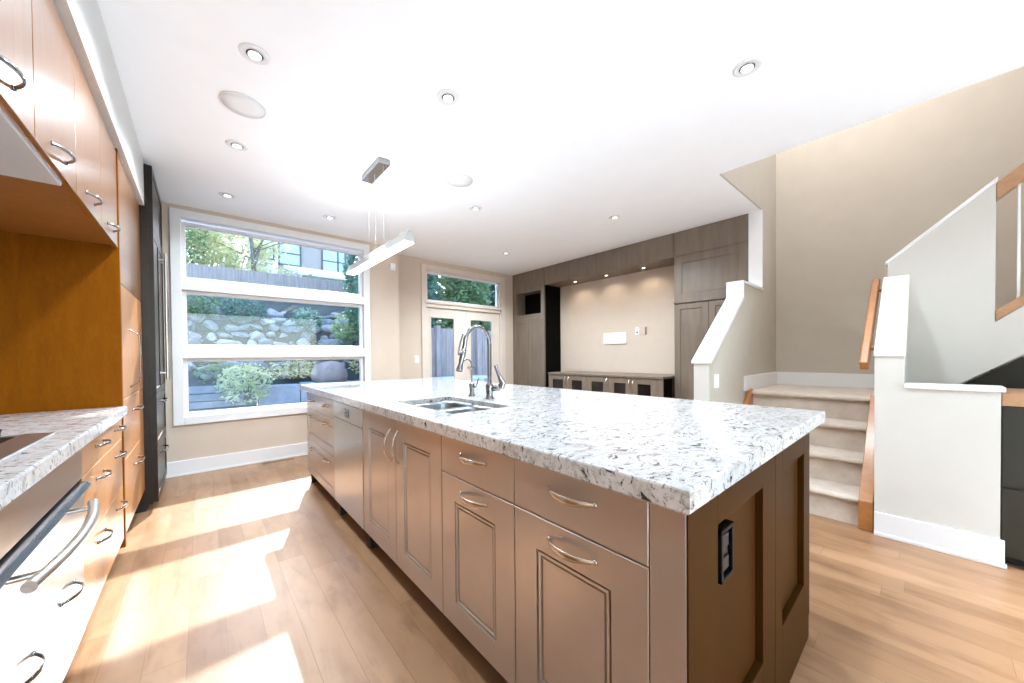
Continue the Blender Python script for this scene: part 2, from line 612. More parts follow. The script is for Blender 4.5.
# right side
struct('wall_television', MB().box(4.99, 1.28, 0, 5.3, 5.25, CZ), M_CREAM)
struct('wall_right', MB().box(5.12, -4.6, 0, 5.3, 1.28, 5.3), M_TAUPE)
mb = MB().box(4.575, 1.16, 0, 5.12, 1.28, CZ).box(3.391, 1.16, CZ + 0.001, 5.12, 1.174, 5.3)
struct('wall_stair_left', mb, M_TAUPE)
struct('wall_stairwell_side', MB().box(3.27, -4.6, CZ + 0.28, 3.39, 1.16, 5.3), M_TAUPE)
struct('trim_1', MB().box(4.567, 1.155, 1.88, 4.575, 1.285, CZ), M_TRIM)
struct('wall_rear_right', MB().box(3.34, -4.6, 0, 3.46, -2.4, CZ), M_OFFWHITE)

# left half wall beside the stairs
PX = [(3.13, 0.0), (3.13, 1.105), (3.945, 1.715), (3.945, 1.862), (4.575, 1.862), (4.575, 0.0)]
mb = MB().prism(PX, 1, 1.16, 1.28)
hw = mb.build('wall_half_left', [M_TAUPE, M_OFFWHITE])
hw['kind'] = 'structure'
for p in hw.data.polygons:
    if p.normal.x < -0.9 or p.normal.y > 0.9: p.material_index = 1
cap = [(3.115, 1.105), (3.115, 1.125), (3.925, 1.735), (3.925, 1.888), (4.575, 1.888), (4.575, 1.862), (3.952, 1.862), (3.952, 1.712), (3.142, 1.105)]
struct('trim_2', MB().prism(cap, 1, 1.145, 1.295), M_TRIM, bevel=0.003)

# right half wall, its upright end and sloping cap
mb = MB().box(3.316, -0.27, 0, 3.43, 0.22, 0.962)
mb.prism([(3.316, 0.962), (3.316, 1.175), (4.078, 1.750), (4.078, 0.962)], 1, 0.09, 0.22)
struct('wall_half_right', mb, M_OFFWHITE)
mb = MB().prism([(3.302, 1.160), (3.302, 1.188), (4.062, 1.775), (4.078, 1.775), (4.078, 1.751), (3.318, 1.160)], 1, 0.084, 0.224)
mb.box(3.298, -0.285, 0.962, 3.45, 0.09, 0.992)
struct('trim_3', mb, M_TRIM, bevel=0.006)
mb = MB().box(3.300, -0.285, 0.0, 3.316, 0.22, 0.150).box(3.292, -0.292, 0.0, 3.316, 0.22, 0.022)
struct('baseboard_half_wall', mb, M_TRIM, bevel=0.003)

# stringer wall of the second flight
SY = [(0.20, 0.0), (0.20, 1.885), (-0.305, 2.335), (-0.305, 1.385), (-2.4, 3.27), (-2.4, 2.74), (-0.165, 0.965), (0.0, 0.835), (0.05, 0.0)]
struct('wall_stringer', MB().prism(SY, 0, 4.08, 4.20), M_OFFWHITE)
mb = MB().prism([(0.212, 1.872), (0.212, 1.897), (-0.312, 2.364), (-0.312, 2.335)], 0, 4.065, 4.215)
struct('trim_4', mb, M_TRIM, bevel=0.004)
struct('wall_under_stair', MB().prism([(0.19, 0), (0.19, 0.66), (-2.4, 2.70), (-2.4, 0)], 0, 4.202, 4.214), M_STAIRDARK)

# baseboards
struct('baseboard_far', MB().box(-0.75, 4.912, 0, 2.14, 4.93, 0.150).box(-0.75, 4.905, 0, 2.14, 4.93, 0.02), M_TRIM, bevel=0.003)
struct('baseboard_landing', MB().box(3.97, 1.144, 0.82, 5.12, 1.16, 0.965).box(5.104, 0.20, 0.82, 5.12, 1.16, 0.965), M_TRIM, bevel=0.003)
struct('bulkhead', MB().box(-1.0, -1.5, 2.365, -0.318, 3.95, CZ), M_BULK)
bpy.data.objects['bulkhead'].name = 'trim_5'

# ------------------------------------------------------------------ big window
w = bpy.data.objects.new('window_1', None)
COL.objects.link(w)
w.location = (0.755, 4.93, 0.51)
w['kind'] = 'structure'
mb = MB()
CX0, CX1, CZ0, CZ1 = -0.222, 1.730, 0.510, 2.685
t = 0.080
mb.box(CX0, 4.908, CZ0, CX0 + t, 4.93, CZ1).box(CX1 - t, 4.908, CZ0, CX1, 4.93, CZ1)
mb.box(CX0 + t, 4.908, CZ1 - t, CX1 - t, 4.93, CZ1).box(CX0 + t, 4.908, CZ0, CX1 - t, 4.93, CZ0 + t)
mb.build('casing', M_TRIM, w, bevel=0.003)
panes = [(0.625, 1.150), (1.330, 1.845), (2.020, 2.545)]
mb = MB()
GX0, GX1 = -0.108, 1.612
for z0, z1 in ((1.185, 1.295), (1.880, 1.985)):
    mb.box(WX0, 4.915, z0, WX1, 5.06, z1)
mb.box(WX0, 4.935, WZ0, WX0 + 0.006, 5.10, WZ1).box(WX1 - 0.006, 4.935, WZ0, WX1, 5.10, WZ1)
mb.box(WX0, 4.935, WZ0, WX1, 5.10, WZ0 + 0.006).box(WX0, 4.935, WZ1 - 0.006, WX1, 5.10, WZ1)
mb.build('window_frame', M_TRIM, w, bevel=0.003)
for z0, z1 in panes:
    s = MB()
    a = 0.034
    s.box(GX0 - a, 4.965, z0 - a, GX0, 5.02, z1 + a).box(GX1, 4.965, z0 - a, GX1 + a, 5.02, z1 + a)
    s.box(GX0, 4.965, z1, GX1, 5.02, z1 + a).box(GX0, 4.965, z0 - a, GX1, 5.02, z0)
    sash = s.build('sash', M_TRIM, w, bevel=0.003)
    MB().box(GX0, 4.990, z0, GX1, 4.996, z1).build('window_pane', M_GLASS, sash)
struct('trim_6', MB().box(WX0 - 0.05, 5.10, 0.54, WX1 + 0.05, 5.19, 0.585), M_TRIM, bevel=0.003)

# ------------------------------------------------------------------ french doors with transom
d = bpy.data.objects.new('door_1', None)
COL.objects.link(d)
d.location = (3.5, 5.25, 0)
d['kind'] = 'structure'
mb = MB()
t = 0.085
mb.box(DX0 - 0.075, 5.228, 0, DX0 + 0.01, 5.25, 2.650).box(DX1 - 0.01, 5.228, 0, DX1 + 0.075, 5.25, 2.650)
mb.box(DX0 + 0.01, 5.228, DZ1 - 0.01, DX1 - 0.01, 5.25, 2.650)
mb.box(DX0 - 0.02, 5.222, 2.035, DX1 + 0.02, 5.26, 2.075)
mb.build('casing', M_DOORP, d, bevel=0.004)
mb = MB()
mb.box(DX0, 5.25, 0, DX0 + 0.03, 5.40, DZ1).box(DX1 - 0.03, 5.25, 0, DX1, 5.40, DZ1).box(DX0, 5.25, DZ1 - 0.03, DX1, 5.40, DZ1)
mb.box(DX0, 5.25, 1.975, DX1, 5.40, 2.075)
mb.build('door_frame', M_DOORP, d, bevel=0.003)
mb = MB()
tx0, tx1, tz0, tz1 = DX0 + 0.03, DX1 - 0.03, 2.075, DZ1 - 0.03
mb.box(tx0, 5.29, tz0, tx0 + 0.03, 5.34, tz1).box(tx1 - 0.03, 5.29, tz0, tx1, 5.34, tz1)
mb.box(tx0, 5.29, tz0, tx1, 5.34, tz0 + 0.03).box(tx0, 5.29, tz1 - 0.03, tx1, 5.34, tz1)
ts = mb.build('transom_sash', M_TRIM, d, bevel=0.003)
MB().box(tx0 + 0.02, 5.312, tz0 + 0.02, tx1 - 0.02, 5.318, tz1 - 0.02).build('transom_pane', M_GLASS, ts)
mid = (DX0 + DX1) / 2
for k, (a, b, g0, g1) in enumerate(((DX0 + 0.032, mid - 0.0, 2.815, 3.285), (mid + 0.002, DX1 - 0.032, 3.590, 4.095))):
    mb = MB()
    z0, z1, gz0, gz1 = 0.012, 1.972, 0.26, 1.835
    mb.box(a, 5.285, z0, g0, 5.33, z1).box(g1, 5.285, z0, b, 5.33, z1)
    mb.box(g0, 5.285, z0, g1, 5.33, gz0).box(g0, 5.285, gz1, g1, 5.33, z1)
    e = 0.02
    mb.box(g0, 5.278, gz0, g0 + e, 5.30, gz1).box(g1 - e, 5.278, gz0, g1, 5.30, gz1)
    mb.box(g0 + e, 5.278, gz0, g1 - e, 5.30, gz0 + e).box(g0 + e, 5.278, gz1 - e, g1 - e, 5.30, gz1)
    lf = mb.build('door_leaf', M_DOORP, d, bevel=0.003)
    MB().box(g0 + 0.005, 5.306, gz0, g1 - 0.005, 5.312, gz1).build('door_pane', M_GLASS, lf)
    if k == 1:
        hx = a + 0.05
        h = MB().lathe([(0.026, 0), (0.026, 0.006), (0.012, 0.01), (0.010, 0.045)], (hx, 5.285, 0.98), (0, -1, 0), 16)
        h.tube([(hx, 5.243, 0.98), (hx + 0.05, 5.240, 0.982), (hx + 0.11, 5.243, 0.975)], 0.008, 10)
        h.build('door_handle', M_NICKEL, lf)


# ------------------------------------------------------------------ cabinet pieces
def bow_handle(parent, c, A, N, L=0.155, out=0.030, m=None, wide=0.0062, name='handle', power=2.2):
    c, A, N = Vector(c), Vector(A), Vector(N)
    W = A.cross(N)
    pts, hw, ht = [], [], []
    K = 16
    for i in range(K + 1):
        s = -1 + 2 * i / K
        q = 1 - abs(s) ** power
        pts.append(c + A * (s * L / 2) + N * (0.002 + out * q))
        hw.append(0.0048 + wide * 0.55 * q)
        ht.append(0.0036)
    b = MB().sweep(pts, W, hw, ht, 10)
    for s in (-1, 1):
        b.lathe([(0.0075, 0), (0.0075, 0.004), (0.005, 0.006)], c + A * (s * L / 2), N, 12)
    return b.build(name, m or M_NICKEL, parent)


ISL_X = 0.741
FN, FU = Vector((-1, 0, 0)), Vector((0, -1, 0))
IZ0, IZ1 = 0.118, 0.866
GAP = 0.002


def isl_front(name, parent, ya, yb, z0, z1, prof, m=None):
    """ya = far side (bigger Y), yb = near side"""
    O = (ISL_X + 0.022, ya - GAP, z0 + GAP)
    return MB().panel(O, FU, FN, ya - yb - 2 * GAP, z1 - z0 - 2 * GAP, 0.022, prof).build(name, m or M_ISL, parent)


def isl_body(parent, ya, yb, legs=True):
    b = MB().box(ISL_X + 0.022, yb + 0.0005, IZ0, ISL_X + 0.60, ya - 0.0005, IZ1)
    b.build('carcass', M_ISL, parent)
    k = MB().box(ISL_X + 0.085, yb + 0.0005, 0, ISL_X + 0.60, ya - 0.0005, IZ0)
    if legs: k.box(ISL_X + 0.03, ya - 0.02, 0, ISL_X + 0.085, ya - 0.0005, IZ0)
    k.build('toe_kick', M_TOE, parent)


YA, YB, YC, YD, YE, YF, YG = 3.806, 2.884, 2.260, 1.306, 0.852, 0.399, 0.315
# three-drawer unit at the window end
t = thing('drawer_cabinet', 'taupe three-drawer island cabinet at the window end beside the dishwasher', 'cabinet', (ISL_X, (YA + YB) / 2, 0))
isl_body(t, YA, YB)
for z0, z1, pr, hz in ((0.718, IZ1, SLAB, 0.800), (0.432, 0.718, [(a * 0.6, b) for a, b in BEAD], 0.660), (IZ0, 0.432, [(a * 0.6, b) for a, b in BEAD], 0.365)):
    dr = isl_front('drawer', t, YA, YB, z0, z1, pr)
    for y in (3.575, 3.110):
        bow_handle(dr, (ISL_X, y, hz), Y_, FN, 0.14, 0.028)
# dishwasher
t = thing('dishwasher', 'stainless steel dishwasher built into the island', 'dishwasher', (ISL_X, (YB + YC) / 2, 0))
MB().box(ISL_X + 0.03, YC + 0.004, IZ0, ISL_X + 0.58, YB - 0.004, IZ1).build('body', M_STEELDK, t)
MB().panel((ISL_X + 0.03, YB - 0.004, IZ0 + 0.005), FU, FN, YB - YC - 0.008, 0.620, 0.034, SLAB).build('door', M_STEEL, t, bevel=0.002)
cp = MB().panel((ISL_X + 0.03, YB - 0.004, 0.748), FU, FN, YB - YC - 0.008, IZ1 - 0.752, 0.034, SLAB).build('control_panel', M_STEEL, t, bevel=0.002)
ym = 2.56
h = MB().box(ISL_X - 0.006, ym - 0.045, 0.775, ISL_X - 0.002, ym + 0.045, 0.835)
h.box(ISL_X - 0.016, ym - 0.035, 0.795, ISL_X - 0.004, ym + 0.035, 0.808)
h.build('latch', M_STEELDK, cp, bevel=0.002)
k = MB().box(ISL_X + 0.085, YC + 0.0005, 0, ISL_X + 0.58, YB - 0.0005, IZ0).box(ISL_X + 0.03, YB - 0.02, 0, ISL_X + 0.085, YB - 0.0005, IZ0)
k.build('toe_kick', M_TOE, t)
# sink cabinet
t = thing('sink_cabinet', 'taupe two-door island cabinet under the sink with upright handles', 'cabinet', (ISL_X, (YC + YD) / 2, 0))
b = MB().box(ISL_X + 0.022, YD + 0.0005, IZ0, ISL_X + 0.60, YC - 0.0005, 0.60)
b.box(ISL_X + 0.022, YD + 0.0005, 0.60, ISL_X + 0.040, YC - 0.0005, IZ1)
b.build('carcass', M_ISL, t)
MB().box(ISL_X + 0.085, YD + 0.0005, 0, ISL_X + 0.60, YC - 0.0005, IZ0).box(ISL_X + 0.03, YC - 0.02, 0, ISL_X + 0.085, YC - 0.0005, IZ0).build('toe_kick', M_TOE, t)
ym = 1.772
dl = isl_front('door', t, YC, ym, IZ0, IZ1, BEAD)
bow_handle(dl, (ISL_X, 1.832, 0.727), Z_, FN, 0.158, 0.034, wide=0.010)
dr = isl_front('door', t, ym, YD, IZ0, IZ1, BEAD)
bow_handle(dr, (ISL_X, 1.733, 0.733), Z_, FN, 0.158, 0.034, wide=0.010)
# two base cabinets
for ya, yb, lab, hy in ((YD, YE, 'taupe island base cabinet with one drawer over one door, next to the sink cabinet', 1.079),
                        (YE, YF, 'taupe island base cabinet with one drawer over one door, nearest the corner post', 0.622)):
    t = thing('base_cabinet', lab, 'cabinet', (ISL_X, (ya + yb) / 2, 0))
    isl_body(t, ya, yb, False)
    dr = isl_front('drawer', t, ya, yb, 0.716, IZ1, SLAB)
    bow_handle(dr, (ISL_X, hy, 0.812), Y_, FN, 0.158, 0.034, wide=0.011)
    do = isl_front('door', t, ya, yb, IZ0, 0.716, BEAD)
    bow_handle(do, (ISL_X, hy, 0.667), Y_, FN, 0.158, 0.034, wide=0.011)
# end panelling with corner post
t = thing('island_end_panel', 'dark brown panelled end of the island with corner post under the granite', 'panel', (1.3, 0.33, 0))
mb = MB().box(ISL_X, YG + 0.004, 0, ISL_X + 0.075, YF - 0.001, IZ1)
mb.build('corner_post', M_ISL, t, bevel=0.002)
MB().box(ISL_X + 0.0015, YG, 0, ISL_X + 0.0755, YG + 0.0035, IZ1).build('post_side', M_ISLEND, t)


def end_panel(x0, x1, ins_l, ins_r):
    mb = MB()
    y0, y1 = 0.316, 0.345
    z0, z1, a, b = 0.100, IZ1, 0.262, 0.790
    mb.box(x0, y0, z0, x0 + ins_l, y1, z1).box(x1 - ins_r, y0, z0, x1, y1, z1)
    mb.box(x0 + ins_l, y0, z0, x1 - ins_r, y1, a).box(x0 + ins_l, y0, b, x1 - ins_r, y1, z1)
    mb.box(x0 + ins_l, y0 + 0.020, a, x1 - ins_r, y1, b)
    return mb.build('end_panel', M_ISLEND, t, bevel=0.0012)


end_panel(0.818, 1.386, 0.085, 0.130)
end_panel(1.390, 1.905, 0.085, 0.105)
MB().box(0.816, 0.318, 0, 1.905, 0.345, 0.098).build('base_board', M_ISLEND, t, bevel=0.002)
# back of the island: knee wall that carries the overhang
t2 = thing('island_back_panel', 'dark brown back panel of the island below the counter overhang', 'panel', (1.9, 2.1, 0))
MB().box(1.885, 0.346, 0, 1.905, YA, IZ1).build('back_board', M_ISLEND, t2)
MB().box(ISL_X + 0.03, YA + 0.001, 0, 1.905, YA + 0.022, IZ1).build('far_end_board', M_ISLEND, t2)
for y in (1.3, 2.3, 3.2):
    MB().prism([(1.906, IZ1), (2.10, IZ1), (2.10, IZ1 - 0.03), (1.906, IZ1 - 0.22)], 1, y - 0.02, y + 0.02).build('bracket', M_ISLEND, t2)

# outlet on the end panel
t = thing('power_outlet', 'black double power outlet recessed in the island end panel', 'outlet', (0.957, 0.335, 0.64))
mb = MB()
x0, x1, z0, z1 = 0.915, 0.995, 0.645, 0.772
mb.box(x0, 0.311, z0, x0 + 0.010, 0.336, z1).box(x1 - 0.010, 0.311, z0, x1, 0.336, z1).box(x0, 0.311, z1 - 0.01, x1, 0.336, z1).box(x0, 0.311, z0, x1, 0.336, z0 + 0.01)
mb.build('outlet_frame', M_BLACK, t, bevel=0.002)
mb = MB().box(x0 + 0.010, 0.322, z0 + 0.010, x1 - 0.010, 0.336, z1 - 0.010)
mb.box(x0 + 0.022, 0.316, z0 + 0.020, x1 - 0.022, 0.324, z0 + 0.052).box(x0 + 0.022, 0.316, z1 - 0.052, x1 - 0.022, 0.324, z1 - 0.020)
mb.build('socket_plate', simple('dark_brown_plastic', (0.02, 0.014, 0.012), 0.5), t, bevel=0.002)

# granite worktop with sink cut-out
SX0, SX1, SY0, SY1 = 0.872, 1.232, 1.428, 2.050
mb = MB()
CXA, CXB, CYA, CYB, TZ0, TZ1 = 0.721, 2.162, 0.303, 3.996, 0.868, 0.920


def slab_with_hole(mb, xa, xb, ya, yb, hx0, hx1, hy0, hy1, z0, z1, c=0.006):
    def rect(x0, x1, y0, y1, z): return [(x0, y0, z), (x1, y0, z), (x1, y1, z), (x0, y1, z)]
    L = [rect(hx0, hx1, hy0, hy1, z1), rect(xa + c, xb - c, ya + c, yb - c, z1), rect(xa + 0.3 * c, xb - 0.3 * c, ya + 0.3 * c, yb - 0.3 * c, z1 - 0.3 * c),
         rect(xa, xb, ya, yb, z1 - c), rect(xa, xb, ya, yb, z0 + c), rect(xa + c, xb - c, ya + c, yb - c, z0), rect(hx0, hx1, hy0, hy1, z0)]
    v = [p for r in L for p in r]
    f = []
    n = len(L)
    for i in range(n):
        j = (i + 1) % n
        for k in range(4):
            k2 = (k + 1) % 4
            f.append((i * 4 + k2, i * 4 + k, j * 4 + k, j * 4 + k2))
    mb.add(v, f)


slab_with_hole(mb, CXA, CXB, CYA, CYB, SX0, SX1, SY0, SY1, TZ0, TZ1)
tag(mb.build('island_countertop', M_GRANITE), 'white speckled granite slab on top of the island', 'countertop')

# sink
t = thing('double_sink', 'stainless double-bowl sink set under the island granite', 'sink', (1.05, 1.74, 0.65))


def bowl(y0, y1, x0, x1, depth, rc):
    def rr(x0, x1, y0, y1, r, z, n=6):
        o = []
        for cx, cy, a0 in ((x1 - r, y1 - r, 0), (x0 + r, y1 - r, 90), (x0 + r, y0 + r, 180), (x1 - r, y0 + r, 270)):
            for i in range(n + 1):
                a = R(a0 + 90 * i / n)
                o.append((cx + r * math.cos(a), cy + r * math.sin(a), z))
        return o
    zt = 0.897
    L = [rr(x0 - 0.004, x1 + 0.004, y0 - 0.004, y1 + 0.004, rc + 0.004, zt - 0.02), rr(x0 - 0.004, x1 + 0.004, y0 - 0.004, y1 + 0.004, rc + 0.004, zt), rr(x0, x1, y0, y1, rc, zt), rr(x0 + 0.004, x1 - 0.004, y0 + 0.004, y1 - 0.004, rc, zt - 0.02),
         rr(x0 + 0.012, x1 - 0.012, y0 + 0.012, y1 - 0.012, rc, zt - depth + 0.03), rr(x0 + 0.045, x1 - 0.045, y0 + 0.045, y1 - 0.045, rc * 0.7, zt - depth)]
    n = len(L[0])
    v = [p for r in L for p in r]
    f = []
    for i in range(len(L) - 1):
        for k in range(n):
            k2 = (k + 1) % n
            f.append((i * n + k, i * n + k2, (i + 1) * n + k2, (i + 1) * n + k))
    f.append(tuple((len(L) - 1) * n + k for k in range(n)))
    mb = MB().add(v, f, True)
    b = mb.build('bowl', M_SINK, t)
    cx, cy = (x0 + x1) / 2, (y0 + y1) / 2
    MB().lathe([(0.042, 0.0), (0.042, 0.004), (0.030, 0.005), (0.026, 0.002)], (cx, cy, zt - depth + 0.001), Z_, 20).build('drain', M_CHROME, b)


bowl(1.738, 2.043, SX0 + 0.007, SX1 - 0.007, 0.22, 0.07)
bowl(1.435, 1.722, SX0 + 0.007, SX1 - 0.007, 0.21, 0.07)
mb = MB()
mb.box(SX0 + 0.002, 1.7265, 0.86, SX1 - 0.002, 1.7335, 0.896)
mb.build('divider', M_STEEL, t, bevel=0.002)

# main tap
t = thing('kitchen_faucet', 'tall chrome pull-down faucet standing behind the sink', 'faucet', (1.338, 1.76, TZ1))
mb = MB().lathe([(0.030, 0), (0.030, 0.006), (0.024, 0.012), (0.020, 0.030), (0.024, 0.045), (0.024, 0.085), (0.018, 0.10)], (1.338, 1.76, TZ1), Z_, 24)
mb.build('faucet_body', M_CHROME, t)
pts = [(1.338, 1.76, 1.01), (1.338, 1.76, 1.12), (1.338, 1.76, 1.24)]
for i in range(1, 15):
    a = R(180 * i / 14)
    pts.append((1.250 + 0.088 * math.cos(a), 1.76, 1.262 + 0.098 * math.sin(a)))
pts += [(1.152, 1.76, 1.215)]
MB().tube(pts, 0.0125, 14).build('spout', M_CHROME, t)
mb = MB().tube([(1.338, 1.742, 1.02), (1.338, 1.742, 1.26)], 0.005, 8)
mb.build('hose_guide', M_STEELDK, t)
mb = MB().lathe([(0.015, 0), (0.017, 0.03), (0.015, 0.06), (0.013, 0.085), (0.019, 0.115), (0.020, 0.13), (0.015, 0.134)], (1.154, 1.76, 1.225), (-0.28, 0, -1), 18)
mb.build('spray_head', M_CHROME, t)
mb = MB().tube([(1.128, 1.78, 1.205), (1.142, 1.78, 1.26), (1.160, 1.78, 1.315)], 0.0050, 8)
mb.tube([(1.150, 1.76, 1.2), (1.126, 1.782, 1.198)], 0.006, 8)
mb.build('spray_trigger', M_STEELDK, t)
mb = MB().lathe([(0.017, 0), (0.019, 0.03), (0.022, 0.045), (0.012, 0.052)], (1.345, 1.745, 0.985), (0.65, -0.75, 0.15), 18)
mb.sweep([(1.382, 1.703, 0.985), (1.390, 1.696, 1.02), (1.368, 1.716, 1.085), (1.358, 1.726, 1.128)], (0.65, -0.75, 0), [0.020, 0.020, 0.010, 0.011], [0.014, 0.014, 0.008, 0.010], 12)
mb.build('lever', M_CHROME, t)
# filtered-water tap
t = thing('filter_tap', 'small chrome filtered-water tap left of the tall faucet', 'faucet', (1.350, 1.97, TZ1))
MB().lathe([(0.024, 0), (0.024, 0.006), (0.016, 0.014), (0.015, 0.05), (0.018, 0.06), (0.018, 0.08), (0.009, 0.095)], (1.350, 1.97, TZ1), Z_, 20).build('tap_body', M_CHROME, t)
pts = [(1.350, 1.97, 1.01), (1.350, 1.97, 1.125)]
for i in range(1, 9):
    a = R(150 * i / 8)
    pts.append((1.312 + 0.038 * math.cos(a), 1.97, 1.125 + 0.038 * math.sin(a)))
pts.append((1.262, 1.97, 1.128))
MB().tube(pts, 0.0058, 10).build('tap_spout', M_CHROME, t)
mb = MB().lathe([(0.010, 0), (0.010, 0.02), (0.006, 0.024)], (1.352, 1.955, 0.985), (0.5, -0.85, 0.0), 12)
mb.tube([(1.362, 1.936, 0.985), (1.372, 1.918, 1.045)], 0.004, 8)
mb.build('tap_lever', M_CHROME, t)

# ------------------------------------------------------------------ left kitchen run
LX = -0.345
LN, LU = Vector((1, 0, 0)), Vector((0, 1, 0))
LZ0 = 0.175
PAN = 2.965


def left_front(name, parent, y0, y1, z0, z1, prof, m=None):
    return MB().panel((LX - 0.022, y0 + GAP, z0 + GAP), LU, LN, y1 - y0 - 2 * GAP, z1 - z0 - 2 * GAP, 0.022, prof).build(name, m or M_CHERRY, parent)


# drawers between the oven and the tall cupboard
t = thing('drawer_cabinet', 'cherry three-drawer base cabinet between the oven and the tall cupboard', 'cabinet', (LX, 2.5, 0))
MB().box(-0.98, 2.062, LZ0, LX - 0.022, PAN - 0.006, 0.868).build('carcass', M_CHERRY, t)
MB().box(-0.98, 2.062, 0, LX - 0.10, PAN - 0.006, LZ0).build('toe_kick', M_TOE, t)
for z0, z1, hz in ((0.745, 0.866, 0.818), (0.480, 0.745, 0.680), (LZ0, 0.480, 0.408)):
    dr = left_front('drawer', t, 2.062, PAN - 0.006, z0, z1, SLAB, M_CHERRYLOW)
    for y in (2.375, 2.810):
        bow_handle(dr, (LX, y, hz), Y_, LN, 0.15, 0.030, M_CHROME)
# warming drawer cabinet left of / under the oven
t = thing('wall_oven', 'stainless built-in oven with bowed bar handle under the left counter', 'oven', (LX, 1.6, 0))
OY0, OY1 = 1.19, 2.058
MB().box(-0.96, OY0, LZ0, LX - 0.024, OY1, 0.866).build('body', M_STEELDK, t)
MB().box(-0.96, OY0, 0, LX - 0.10, OY1, LZ0).build('toe_kick', M_TOE, t)
M_OVENP = simple('steel_with_wood_reflection', (0.36, 0.25, 0.17), 0.3, metal=1.0, var=0.05, nscale=20, stretch=(1, 1, 10))  # stainless steel; the wood's brown reflection is put into its colour
MB().panel((LX - 0.024, OY0 + 0.002, 0.746), LU, LN, OY1 - OY0 - 0.004, 0.118, 0.026, SLAB).build('control_panel', M_OVENP, t, bevel=0.002)
dz0, dz1 = 0.470, 0.718
dr = MB().panel((LX - 0.024, OY0 + 0.002, LZ0 + 0.30), LU, LN, OY1 - OY0 - 0.004, 0.245, 0.030, SLAB)
door = dr.build('oven_door', M_STEEL, t, bevel=0.002)
mb = MB().prism([(LX - 0.02, 0.712), (LX + 0.020, 0.712), (LX + 0.026, 0.718), (LX + 0.014, 0.734), (LX - 0.02, 0.738)], 1, OY0 + 0.004, OY1 - 0.004)
mb.build('door_lip', M_STEELDK, door, bevel=0.002)
pts = []
for i in range(15):
    s = -1 + 2 * i / 14
    pts.append((LX + 0.052 + 0.030 * (1 - s * s), 1.590 + s * 0.305, 0.690))
hb = MB().tube(pts, 0.0135, 14)
for s in (-0.78, 0.78):
    hb.tube([(LX, 1.590 + s * 0.305, 0.690), (LX + 0.052 + 0.030 * (1 - s * s), 1.590 + s * 0.305, 0.690)], 0.008, 10)
hb.build('handle', M_STEEL, door)
dw = MB().panel((LX - 0.022, OY0 + 0.002, LZ0 + 0.003), LU, LN, OY1 - OY0 - 0.004, 0.292, 0.024, SLAB).build('warming_drawer', M_STEEL, t, bevel=0.002)
for y in (1.440, 1.835):
    bow_handle(dw, (LX + 0.002, y, 0.425), Y_, LN, 0.15, 0.030, M_CHROME)
t = thing('base_cabinet', 'cherry base cabinet at the near end of the left counter', 'cabinet', (LX, 0.6, 0))
MB().box(-0.98, 0.25, LZ0, LX - 0.022, OY0 - 0.002, 0.868).build('carcass', M_CHERRY, t)
MB().box(-0.98, 0.25, 0, LX - 0.10, OY0 - 0.002, LZ0).build('toe_kick', M_TOE, t)
dd = left_front('door', t, 0.25, OY0 - 0.002, LZ0, 0.866, BEAD)
bow_handle(dd, (LX, 0.72, 0.80), Y_, LN, 0.15, 0.03, M_STEEL)

# left worktop, with cut-out for the cooktop
mb = MB()
KX0, KX1, KY0, KY1 = -0.88, -0.400, 1.22, 2.060
slab_with_hole(mb, -0.985, -0.324, 0.25, PAN - 0.002, KX0 + 0.02, KX1 - 0.02, KY0 + 0.02, KY1 - 0.02, TZ0, TZ1)
tag(mb.build('left_countertop', M_GRANITE), 'white speckled granite worktop along the left cabinets around the cooktop', 'countertop')
t = thing('gas_cooktop', 'gas cooktop with steel rim set in the left granite worktop', 'cooktop', ((KX0 + KX1) / 2, (KY0 + KY1) / 2, TZ1))
mb = MB()
mb.prism([(KX1 - 0.075, TZ1 + 0.010), (KX1 - 0.004, TZ1 + 0.006), (KX1, TZ1 + 0.001), (KX1 - 0.075, TZ1 + 0.001)], 1, KY0, KY1)
mb.box(KX0, KY0, TZ1 + 0.001, KX1 - 0.075, KY0 + 0.02, TZ1 + 0.008).box(KX0, KY1 - 0.014, TZ1 + 0.001, KX1 - 0.075, KY1, TZ1 + 0.008)
mb.box(KX0, KY0 + 0.02, TZ1 + 0.001, KX0 + 0.02, KY1 - 0.014, TZ1 + 0.008)
mb.build('rim', M_STEEL, t, bevel=0.001)
MB().box(KX0 + 0.02, KY0 + 0.02, TZ1 - 0.02, KX1 - 0.075, KY1 - 0.014, TZ1 + 0.004).build('hob_plate', M_BGLASS, t)
for y in (1.40, 1.64, 1.88):
    for x in (-0.60, -0.77):
        MB().lathe([(0.045, 0), (0.045, 0.008), (0.034, 0.012), (0.034, 0.020), (0.028, 0.024)], (x, y, TZ1 + 0.004), Z_, 20).build('burner', M_IRON, t)
for y in (1.40, 1.64, 1.88):
    g = MB()
    for yy in (y - 0.105, y + 0.105): g.box(-0.86, yy - 0.006, TZ1 + 0.030, -0.50, yy + 0.006, TZ1 + 0.042)
    for xx in (-0.86, -0.685, -0.51): g.box(xx - 0.006, y - 0.105, TZ1 + 0.030, xx + 0.006, y + 0.105, TZ1 + 0.042)
    g.box(-0.86, y - 0.006, TZ1 + 0.030, -0.50, y + 0.006, TZ1 + 0.042)
    for yy in (y - 0.105, y + 0.105):
        for xx in (-0.86, -0.51): g.box(xx - 0.007, yy - 0.007, TZ1 + 0.004, xx + 0.007, yy + 0.007, TZ1 + 0.032)
    g.build('grate', M_IRON, t, bevel=0.002)

